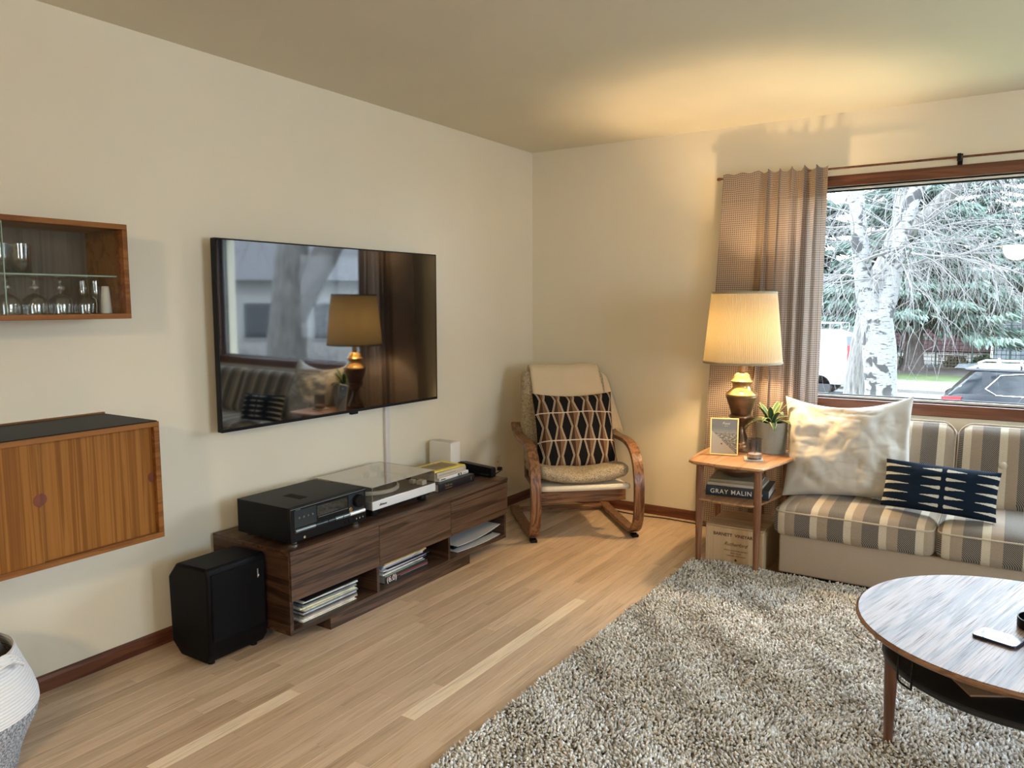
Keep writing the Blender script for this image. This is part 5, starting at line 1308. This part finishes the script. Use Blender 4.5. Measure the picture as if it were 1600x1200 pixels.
def build_bare_trees():
    T = MT; rng = random.Random(21)
    tr = [([(1.50, 6.25, -1.35), (1.48, 6.25, -.7), (1.47, 6.25, .24), (1.42, 6.28, .85), (1.38, 6.3, 1.25)], [.30, .24, .195, .205, .20]),
          ([(1.36, 6.3, 1.12), (1.22, 6.27, 1.66), (1.13, 6.28, 2.3), (1.08, 6.3, 2.83), (1.02, 6.35, 4.2), (.9, 6.4, 6.5)], [.16, .115, .10, .09, .075, .04]),
          ([(1.42, 6.3, 1.15), (1.50, 6.42, 1.62), (1.58, 6.55, 2.2), (1.72, 6.7, 2.82), (2.05, 6.95, 3.7), (2.5, 7.3, 6.0)], [.16, .125, .10, .095, .075, .035])]
    sp = []
    for (pth, lo, hi, k) in ((tr[1][0], 1, 5, 24), (tr[2][0], 1, 5, 34)):
        for i in range(k):
            f = rng.uniform(lo, hi-.01); a = Vector(pth[int(f)]).lerp(Vector(pth[int(f)+1]), f-int(f)); an = rng.uniform(0, 2*PI)
            sp.append((a, (math.cos(an)+.25, math.sin(an)*.8-.1, rng.uniform(-.05, .6)), rng.uniform(1.1, 2.4), rng.uniform(.010, .022)))
    bare_tree('birch_tree', 'white-barked forked birch tree close outside the window', tr, (T['birch'], T['twig']), 5, (1.5, 6.25, -1.3), sp, None, 2, 2, (4, 6), droop=.45)
    tr = [([(.78, 8.4, -1.5), (.80, 8.4, -.6), (.86, 8.4, .4), (1.0, 8.5, 1.5), (1.35, 8.6, 2.6), (1.5, 8.7, 4.2), (1.4, 8.8, 7)], [.24, .18, .165, .155, .15, .12, .06]),
          ([(1.28, 8.58, 2.3), (2.2, 8.5, 3.2), (3.2, 8.5, 4.4), (4.2, 8.6, 6)], [.11, .10, .08, .04])]
    sp = []
    for i in range(32):
        z = rng.uniform(1.6, 5.5); an = rng.uniform(0, 2*PI)
        sp.append(((1.25+rng.uniform(0, 2.2)*(z > 2.6), 8.6, z), (math.cos(an)+.35, math.sin(an)*.7, rng.uniform(-.1, .5)), rng.uniform(1.2, 2.6), rng.uniform(.012, .024)))
    bare_tree('ash_tree', 'grey-barked bare tree just behind the white birch', tr, (T['bark_pale'], T['twig']), 8, (.8, 8.4, -1.4), sp, None, 2, 2, (4, 6), droop=.35)
    tr = [([(9.7, 5.2, -1.2), (9.7, 5.2, .2), (9.6, 5.25, 1.6), (9.5, 5.3, 3.0), (9.3, 5.4, 7)], [.5, .40, .36, .30, .16]),
          ([(9.6, 5.2, .9), (9.2, 5.6, 2.0), (8.5, 6.1, 3.6), (7.9, 6.6, 6.5)], [.30, .27, .22, .12])]
    sp = [((9.4, 5.3, rng.uniform(2.5, 6)), (rng.uniform(-1, 1), rng.uniform(-1, 1), .3), rng.uniform(1.5, 2.5), .03) for i in range(9)]
    bare_tree('ash_tree', 'large forked bare tree mirrored in the television screen', tr, (T['bark_pale'], T['twig']), 3, (9.7, 5.2, -1.1), sp, None, 2, 2, (3, 4))
build_bare_trees()

def spruce_arrays(seed, H, Rm, z0, nb, sprays, wid):
    rg = np.random.default_rng(seed); V = []; 
    for b in range(nb):
        f = (b+rg.random())/nb; z = z0+(H-z0)*f**1.15; L = Rm*(1-f)**.8*rg.uniform(.75, 1.1)+.25; a = b*2.399+rg.normal(0, .3)
        d = np.array([math.cos(a), math.sin(a), 0]); s = np.array([-d[1], d[0], 0]); ds = rg.uniform(.18, .42)
        n = max(6, int(sprays*(.35+L/Rm)))
        t = rg.random(n)**.75; lat = rg.normal(0, .13, n)*L*(1-.55*t)*1.25
        P = d*(t*L)[:, None]+s*lat[:, None]; P[:, 2] = z-ds*L*t**1.6+.10*L*t**4*2-.10*np.abs(lat)
        ln = rg.uniform(.22, .55, n)*(1-.2*t); dirn = d*.75+s*np.sign(lat)[:, None]*rg.uniform(.2, .8, n)[:, None]; dirn[:, 2] = -rg.uniform(.25, .9, n)
        dirn /= np.linalg.norm(dirn, axis=1)[:, None]
        for k in range(3):
            o = rg.normal(0, 1, (n, 3)); w = np.cross(dirn, o); w /= np.linalg.norm(w, axis=1)[:, None]+1e-9
            e = dirn*ln[:, None]; q = P+rg.normal(0, .05, (n, 3))
            V.append(np.stack([q-w*wid*.35, q+w*wid*.35, q+e*.55+w*wid*.6, q+e, q+e*.55-w*wid*.6], 1))
    V = np.concatenate(V); N = len(V); base = (np.arange(N)*5)[:, None, None]
    F = (base+np.array([(0, 1, 2), (0, 2, 4), (4, 2, 3)])[None]).reshape(-1, 3)
    return V.reshape(-1, 3), F
SPR = {}
def spruce(label, x, y, H, Rm, z0, seed, mat, tr, nb=150, sprays=46, gz=GZ+.2, wid=.065):
    t = thing('spruce_tree', label, 'tree', (x, y, gz), R(seed*37), group='spruce trees across the street')
    key = (seed, H, Rm)
    V, F = spruce_arrays(seed, H, Rm, z0, nb, sprays, wid)
    np_mesh('crown', V, F, mat, t)
    m = MB().lathe([(tr*1.9, -.1), (tr*1.25, .25), (tr, .9), (tr*.85, H*.3), (tr*.3, H*.8), (.02, H)], 14)
    for i, p in enumerate(m.v): k = 1+.12*noise.noise(Vector((p[0]*4, p[1]*4, p[2]*.7+seed)))*2; m.v[i] = (p[0]*k, p[1]*k, p[2])
    m.build('trunk', MT['bark'], t, smooth=True)
def build_spruces():
    T = MT
    spruce('big spruce with grey trunk behind the green wire fence', -.62, 31.6, 10.5, 4.6, 2.1, 1, T['needle2'], .34, 170, 130)
    spruce('dense spruce left of the birch, behind the white van', -6.2, 34.0, 12.5, 4.8, 1.2, 2, T['needle'], .36, 170, 120)
    spruce('spruce overhanging the plum house from the right', 5.6, 35.6, 10.5, 4.3, 4.0, 3, T['needle2'], .34, 170, 120)
    spruce('tall dark spruce far behind the garage, right of the window view', 15.0, 42, 12, 5, 1.5, 4, T['needle'], .4, 150, 90)
    spruce('tall dark spruce far behind between the nearer spruces', 1.2, 60, 15, 6, 2, 5, T['needle'], .4, 150, 100)
    spruce('tall dark spruce at the far left behind the curtain', -14, 39, 13, 5, 1, 6, T['needle'], .4, 120, 80)
    spruce('spruce far down the street to the right', 19, 36, 9, 4.6, 1, 7, T['needle'], .4, 120, 80)
    # hedge of bare shrubs mirrored in the television
    rng = random.Random(2)
    for k in range(4):
        m = MB(); x, y = 8.2+k*2.9, 8.2+.6*k
        for i in range(40):
            a = rng.uniform(0, 2*PI); grow(m, rng, Vector((rng.gauss(0, .4), rng.gauss(0, .3), 0)), Vector((math.cos(a)*.5, math.sin(a)*.5, 1)), rng.uniform(1.0, 1.6), .012, 1, -.1, .6, (3, 5))
        o = m.build('shrub', T['twig_dark']); o.location = (x, y, GZ+.35)
        tag(o, f"bare twiggy shrub in the yard hedge, {['first', 'second', 'third', 'fourth', 'fifth', 'sixth'][k]} from the large forked tree", 'shrub', 'bare hedge shrubs')
build_spruces()

def wheel(t, x, y, r, w):
    o = MB().lathe([(r*.55, -w/2), (r*.95, -w/2), (r, -w*.3), (r, w*.3), (r*.95, w/2), (r*.55, w/2)], 28, M=Matrix.Translation((x, y, r)) @ Matrix.Rotation(R(90), 4, 'X')).build('wheel', MT['tyre'], t, smooth='auto')
    MB().lathe([(r*.56, -w*.42), (r*.5, -w*.3), (.05, -w*.36), (.04, w*.36), (r*.5, w*.3), (r*.56, w*.42)], 20, M=Matrix.Translation((x, y, r)) @ Matrix.Rotation(R(90), 4, 'X')).build('rim', MT['gun_light'], o, smooth='auto')
def loft_body(m, secs):
    """secs: list of closed rings (same count) of points"""
    n = len(secs[0])
    for s in secs: m.v += [tuple(p) for p in s]
    for j in range(len(secs)-1):
        for i in range(n): m.face((j*n+i, j*n+(i+1) % n, (j+1)*n+(i+1) % n, (j+1)*n+i))
    m.face(tuple(reversed(range(n)))); m.face(tuple(range((len(secs)-1)*n, len(secs)*n)))
    return m
def build_cars():
    T = MT
    # dark SUV: rear at x=0, nose towards +x, centre line y=0
    s = thing('parked_suv', 'dark parked sport utility vehicle with red tail light and roof rails', 'car', (1.66, 14.55, GZ))
    L, W = 4.65, .93
    def ring(x, zb, zs, hw):   # lower body section
        return [(x, -hw*.96, zb), (x, -hw, zb+.18), (x, -hw, zs-.12), (x, -hw*.95, zs), (x, hw*.95, zs), (x, hw, zs-.12), (x, hw, zb+.18), (x, hw*.96, zb)]
    m = loft_body(MB(), [ring(.0, .42, .95, W*.82), ring(.06, .34, 1.04, W*.92), ring(.35, .28, 1.10, W), ring(1.2, .26, 1.10, W), ring(2.4, .26, 1.06, W), ring(3.3, .27, 1.03, W), ring(4.2, .30, .92, W*.95), ring(4.55, .36, .78, W*.82), ring(4.65, .42, .66, W*.7)])
    m.build('body', T['carpaint'], s, bevel=.03, seg=2)
    # greenhouse: base at belt line, tapering to the roof
    B = [(.14, 1.06), (3.25, 1.03)]; Tp = [(.62, 1.60), (1.3, 1.655), (2.1, 1.62), (2.45, 1.55)]
    def sec(x0, x1, z, hw): return [(x0, -hw, z), (x1, -hw, z), (x1, hw, z), (x0, hw, z)]
    m = loft_body(MB(), [sec(.12, 3.25, 1.05, W*.93), sec(.40, 2.70, 1.34, W*.84), sec(.60, 2.30, 1.58, W*.74)]); m.build('glasshouse', T['carglass'], s, bevel=.03)
    rf = loft_body(MB(), [[(.44, -W*.76, 1.57), (2.36, -W*.76, 1.56), (2.36, W*.76, 1.56), (.44, W*.76, 1.57)], [(.40, -W*.74, 1.62), (2.25, -W*.72, 1.615), (2.25, W*.72, 1.615), (.40, W*.74, 1.62)], [(.62, -W*.62, 1.66), (2.1, -W*.6, 1.655), (2.1, W*.6, 1.655), (.62, W*.62, 1.66)]])
    rf.build('roof', T['carpaint'], s, bevel=.02)
    for sg in (-1, 1):
        pl = MB()
        for (xa, xb, xc, xd) in ((.75, .98, .86, .72), (1.60, 1.70, 1.62, 1.54), (2.55, 3.15, 2.42, 2.28)):
            pl.add([(xa, sg*(W*.945), 1.06), (xb, sg*(W*.945), 1.06), (xc, sg*(W*.762), 1.57), (xd, sg*(W*.762), 1.57)], [(0, 1, 2, 3)])
        pl.build('pillar', T['carpaint'], s)
        MB().tube([(.98, sg*W*.945, 1.11), (.80, sg*W*.90, 1.22), (1.05, sg*W*.80, 1.50), (1.6, sg*W*.775, 1.56), (2.3, sg*W*.78, 1.545), (3.1, sg*W*.95, 1.08)], .009, 6).build('chrome_trim', T['chrome'], s, smooth=True)
        MB().tube([(.98, sg*W*.955, 1.10), (3.1, sg*W*.955, 1.07)], .012, 6).build('belt_trim', T['chrome'], s, smooth=True)
        MB().tube([(.60, sg*W*.66, 1.65), (.75, sg*W*.66, 1.715), (2.1, sg*W*.64, 1.71), (2.25, sg*W*.64, 1.64)], .022, 8).build('roof_rail', T['silver'], s, smooth=True)
        lt = MB(); lt.add([(-.005, sg*W*.84, .88), (.03, sg*W*.90, 1.02), (.40, sg*W*1.012, 1.05), (.36, sg*W*1.014, .96), (.10, sg*W*.95, .87), (.0, sg*W*.55, .90), (.0, sg*W*.55, 1.0)], [(0, 1, 2, 3, 4), (0, 5, 6, 1)]); lt.build('tail_light', T['redlight'], s)
        for x in (1.55, 2.5): MB().tube([(x, sg*W*1.005, .98), (x+.03, sg*W*1.03, .985), (x+.2, sg*W*1.03, .975), (x+.23, sg*W*1.005, .97)], .012, 6).build('door_handle', T['chrome'], s, smooth=True)
        for x in (.85, 3.72): wheel(s, x, sg*(W-.12), .36, .24)
    MB().add([(.13, -W*.78, 1.10), (.13, W*.78, 1.10), (.55, W*.68, 1.56), (.55, -W*.68, 1.56)], [(0, 1, 2, 3)]).build('rear_window', T['carglass'], s)
    MB().box(.22, .50, -W*.66, W*.66, 1.60, 1.625).build('spoiler', T['carpaint'], s, bevel=.01)
    MB().box(1.38, 1.42, -W*.72, W*.72, 1.70, 1.735).build('roof_bar', T['silver'], s, bevel=.01); MB().lathe([(.05, 0), (.04, .05), (.02, .16), (.012, .17)], 12, (1.0, -.25, 1.655)).build('antenna', T['silver'], s, smooth=True)
    MB().box(-.06, .12, -W*.8, W*.8, .40, .62).build('bumper', T['black'], s, bevel=.03)
    # white van: rear towards +x
    v = thing('parked_van', 'white parked van with red tail light across the street', 'van', (-1.28, 22.0, GZ))
    W = .98
    def ring(x, zt, hw, zb=.42): return [(x, -hw, zb), (x, -hw, 1.1), (x, -hw*.95, zt-.25), (x, -hw*.80, zt), (x, hw*.80, zt), (x, hw*.95, zt-.25), (x, hw, 1.1), (x, hw, zb)]
    m = loft_body(MB(), [ring(-5.1, .9, W*.9), ring(-4.9, 1.15, W*.97), ring(-4.1, 1.25, W), ring(-3.5, 2.0, W), ring(-3.1, 2.15, W), ring(-.35, 2.15, W), ring(-.08, 2.05, W*.98), ring(0, 1.75, W*.95)])
    m.build('body', T['vanpaint'], v, bevel=.04)
    for sg in (-1, 1):
        MB().add([(-.13, sg*W*1.03, 1.18), (.03, sg*W*.98, 1.18), (.02, sg*W*.96, 1.66), (-.15, sg*W*1.02, 1.66)], [(0, 1, 2, 3)]).build('tail_light', T['redlight'], v)
        MB().add([(-.15, sg*W*1.02, 1.66), (.02, sg*W*.96, 1.66), (-.03, sg*W*.93, 1.95), (-.19, sg*W*.975, 1.95)], [(0, 1, 2, 3)]).build('light_surround', T['gun'], v)
        MB().add([(-3.55, sg*W*1.004, 1.25), (-2.7, sg*W*1.004, 1.25), (-2.75, sg*W*.975, 1.75), (-3.3, sg*W*.975, 1.78)], [(0, 1, 2, 3)]).build('side_window', T['carglass'], v)
        for x in (-.95, -4.0): wheel(v, x, sg*(W-.12), .36, .24)
    MB().add([(.006, -.7, 1.25), (.006, .7, 1.25), (-.03, .62, 1.72), (-.03, -.62, 1.72)], [(0, 1, 2, 3)]).build('rear_window', T['carglass'], v)
    MB().box(-.06, .12, -W*.92, W*.92, .38, .58).build('bumper', T['gun'], v, bevel=.03)
    rk = MB()
    for x in (-3.0, -2.0, -1.0, -.4): rk.tube([(x, -.72, 2.12), (x, -.72, 2.34), (x, .72, 2.34), (x, .72, 2.12)], .018, 6)
    for y in (-.72, .72): rk.tube([(-3.0, y, 2.34), (-.4, y, 2.34)], .018, 6)
    rk.build('roof_rack', T['vanpaint'], v)
build_cars()

def build_far_side():
    T = MT
    # green wire fence
    f = thing('wire_fence', 'green wire mesh fence around the big spruce', 'fence', (0, 33.2, GZ+.2))
    for k in range(6): MB().cyl(.03, 0, 1.95, 8, (-2.6+1.35*k, 0, 0)).build('post', T['fence_g'], f)
    m = MB()
    for i in range(40): x = -2.6+i*.17; m.tube([(x, 0, .05), (x, .01, 1.85)], .011, 4)
    for j in range(11): m.tube([(-2.6, -.012, .08+j*.175), (4.15, -.012, .08+j*.175)], .011, 4)
    m.build('wire_mesh', T['fence_g'], f)
    # lattice panel and terracotta box at the foot of the fence
    l = thing('lattice_panel', 'small brown lattice panel leaning at the foot of the wire fence', 'lattice', (.75, 32.9, GZ+.2)); m = MB()
    for i in range(9): m.tube([(-.5+i*.125, 0, 0), (-.5+i*.125, 0, .52)], .02, 4)
    for j in range(5): m.tube([(-.5, -.02, .02+j*.12), (.5, -.02, .02+j*.12)], .02, 4)
    m.build('slats', T['lattice'], l); b = MB(); b.box(-.54, .54, -.03, .03, -.02, .03); b.box(-.54, .54, -.03, .03, .5, .55); b.build('frame', T['lattice'], l)
    o = MB().lathe([(.14, 0), (.2, .36), (.23, .38), (.23, .46), (.19, .46), (.17, .3), (.01, .28)], 20).build('planter', T['orange'], smooth='auto'); o.location = (-1.30, 31.2, GZ+.2); tag(o, 'terracotta planter beside the big spruce trunk', 'planter')
    for k, (x, y, s_) in enumerate(((.85, 34.2, .42), (1.85, 34.2, .46))):
        rg = np.random.default_rng(40+k); n = 1400; P = rg.normal(0, 1, (n, 3)); P /= np.linalg.norm(P, axis=1)[:, None]; P *= (rg.random(n)**.4)[:, None]*s_; P[:, 2] = np.abs(P[:, 2])*1.1
        d = rg.normal(0, .07, (n, 2, 3)); V = np.stack([P, P+d[:, 0], P+d[:, 1]], 1).reshape(-1, 3); F = np.arange(n*3).reshape(-1, 3)
        t = thing('leafy_shrub', ['low green shrub behind the wire fence, near the lattice panel', 'low green shrub behind the wire fence, nearer the grey garage'][k], 'shrub', (x, y, GZ+.2), group='green shrubs across the street'); np_mesh('foliage', V, F, T['grass'], t)
        MB().cyl(.03, 0, s_*.5, 6).build('stem', T['bark'], t)
    # grey garage with board siding
    g = thing('garage', 'grey-blue garage with horizontal board siding across the street', 'garage', (5.1, 39.2, GZ+.2))
    MB().box(-2.9, 2.9, 0, 3.6, 0, 2.1).build('wall', T['siding'], g)
    for j in range(8):
        b = MB(); z = .03+j*.258; b.add([(-2.95, -.045, z), (2.95, -.045, z), (2.95, -.012, z+.25), (-2.95, -.012, z+.25), (-2.95, 0, z), (2.95, 0, z), (2.95, 0, z+.25), (-2.95, 0, z+.25)], [(0, 1, 2, 3), (0, 4, 5, 1), (3, 2, 6, 7), (0, 3, 7, 4), (1, 5, 6, 2)]); b.build('siding_board', T['siding'], g)
    MB().box(-3.1, 3.1, -.25, 3.7, 2.1, 2.2).build('roof', T['roofing'], g)
    MB().tube([(-3.05, -.1, 0), (-3.05, -.1, 2.0)], .05, 8).build('downpipe', T['white_p'], g)
    # plum house
    h = thing('house', 'plum-coloured house with pale trim behind the spruces', 'house', (1.0, 44, GZ+.3))
    MB().box(-6, 7, 0, 8, 0, 3.3).build('wall', T['siding_p'], h)
    MB().add([(-6.5, -.6, 3.25), (7.5, -.6, 3.25), (7.5, 8.6, 3.25), (-6.5, 8.6, 3.25), (-6.5, 4, 5.6), (7.5, 4, 5.6)], [(0, 1, 5, 4), (2, 3, 4, 5), (0, 4, 3), (1, 2, 5), (3, 2, 1, 0)]).build('roof', T['roofing'], h)
    MB().box(-6.2, 7.2, -.12, 0, 3.0, 3.3).build('fascia', T['vanpaint'], h)
    for x in (-3.6, .6, 4.2):
        w = MB().box(x-.75, x+.75, -.05, .02, 1.1, 2.4).build('window', T['vanpaint'], h); MB().box(x-.66, x+.66, -.06, -.04, 1.2, 2.3).build('pane', T['carglass'], w)
    r = MB()
    for k in range(40): r.box(-5.5+k*.3, -5.42+k*.3, -.9, -.86, 2.2, 2.95)
    r.box(-5.6, 6.4, -.92, -.84, 2.93, 3.0); r.build('railing', T['vanpaint'], h)
    # neighbour's house mirrored in the television
    n = thing('house', 'pale stucco house up the street to the right', 'house', (20, 17.5, GZ+.1), R(-38))
    MB().box(-6, 6, 0, 8, 0, 3.6).build('wall', T['stucco'], n)
    MB().add([(-6.6, -.6, 3.6), (6.6, -.6, 3.6), (6.6, 8.6, 3.6), (-6.6, 8.6, 3.6), (-6.6, 4, 5.8), (6.6, 4, 5.8)], [(0, 1, 5, 4), (2, 3, 4, 5), (0, 4, 3), (1, 2, 5), (3, 2, 1, 0)]).build('roof', T['roofing'], n)
    for x in (-4, -1.2, 1.6, 4.4):
        w = MB().box(x-.8, x+.8, -.06, .02, 1.2, 2.8).build('window', T['vanpaint'], n); MB().box(x-.7, x+.7, -.07, -.05, 1.3, 2.7).build('pane', T['carglass'], w)
    # white house and gate left of the birch
    n = thing('house', 'white house glimpsed at the left edge behind the van', 'house', (-12.5, 45, GZ+.3))
    MB().box(-5, 6.5, 0, 8, 0, 3.2).build('wall', T['stucco'], n)
    MB().add([(-5.5, -.6, 3.2), (7, -.6, 3.2), (7, 8.6, 3.2), (-5.5, 8.6, 3.2), (-5.5, 4, 5.4), (7, 4, 5.4)], [(0, 1, 5, 4), (2, 3, 4, 5), (0, 4, 3), (1, 2, 5), (3, 2, 1, 0)]).build('roof', T['roofing'], n)
    for x in (-2, 1, 4.5):
        w = MB().box(x-.8, x+.8, -.06, .02, 1.1, 2.5).build('window', T['vanpaint'], n); MB().box(x-.7, x+.7, -.07, -.05, 1.2, 2.4).build('pane', T['carglass'], w)
build_far_side()
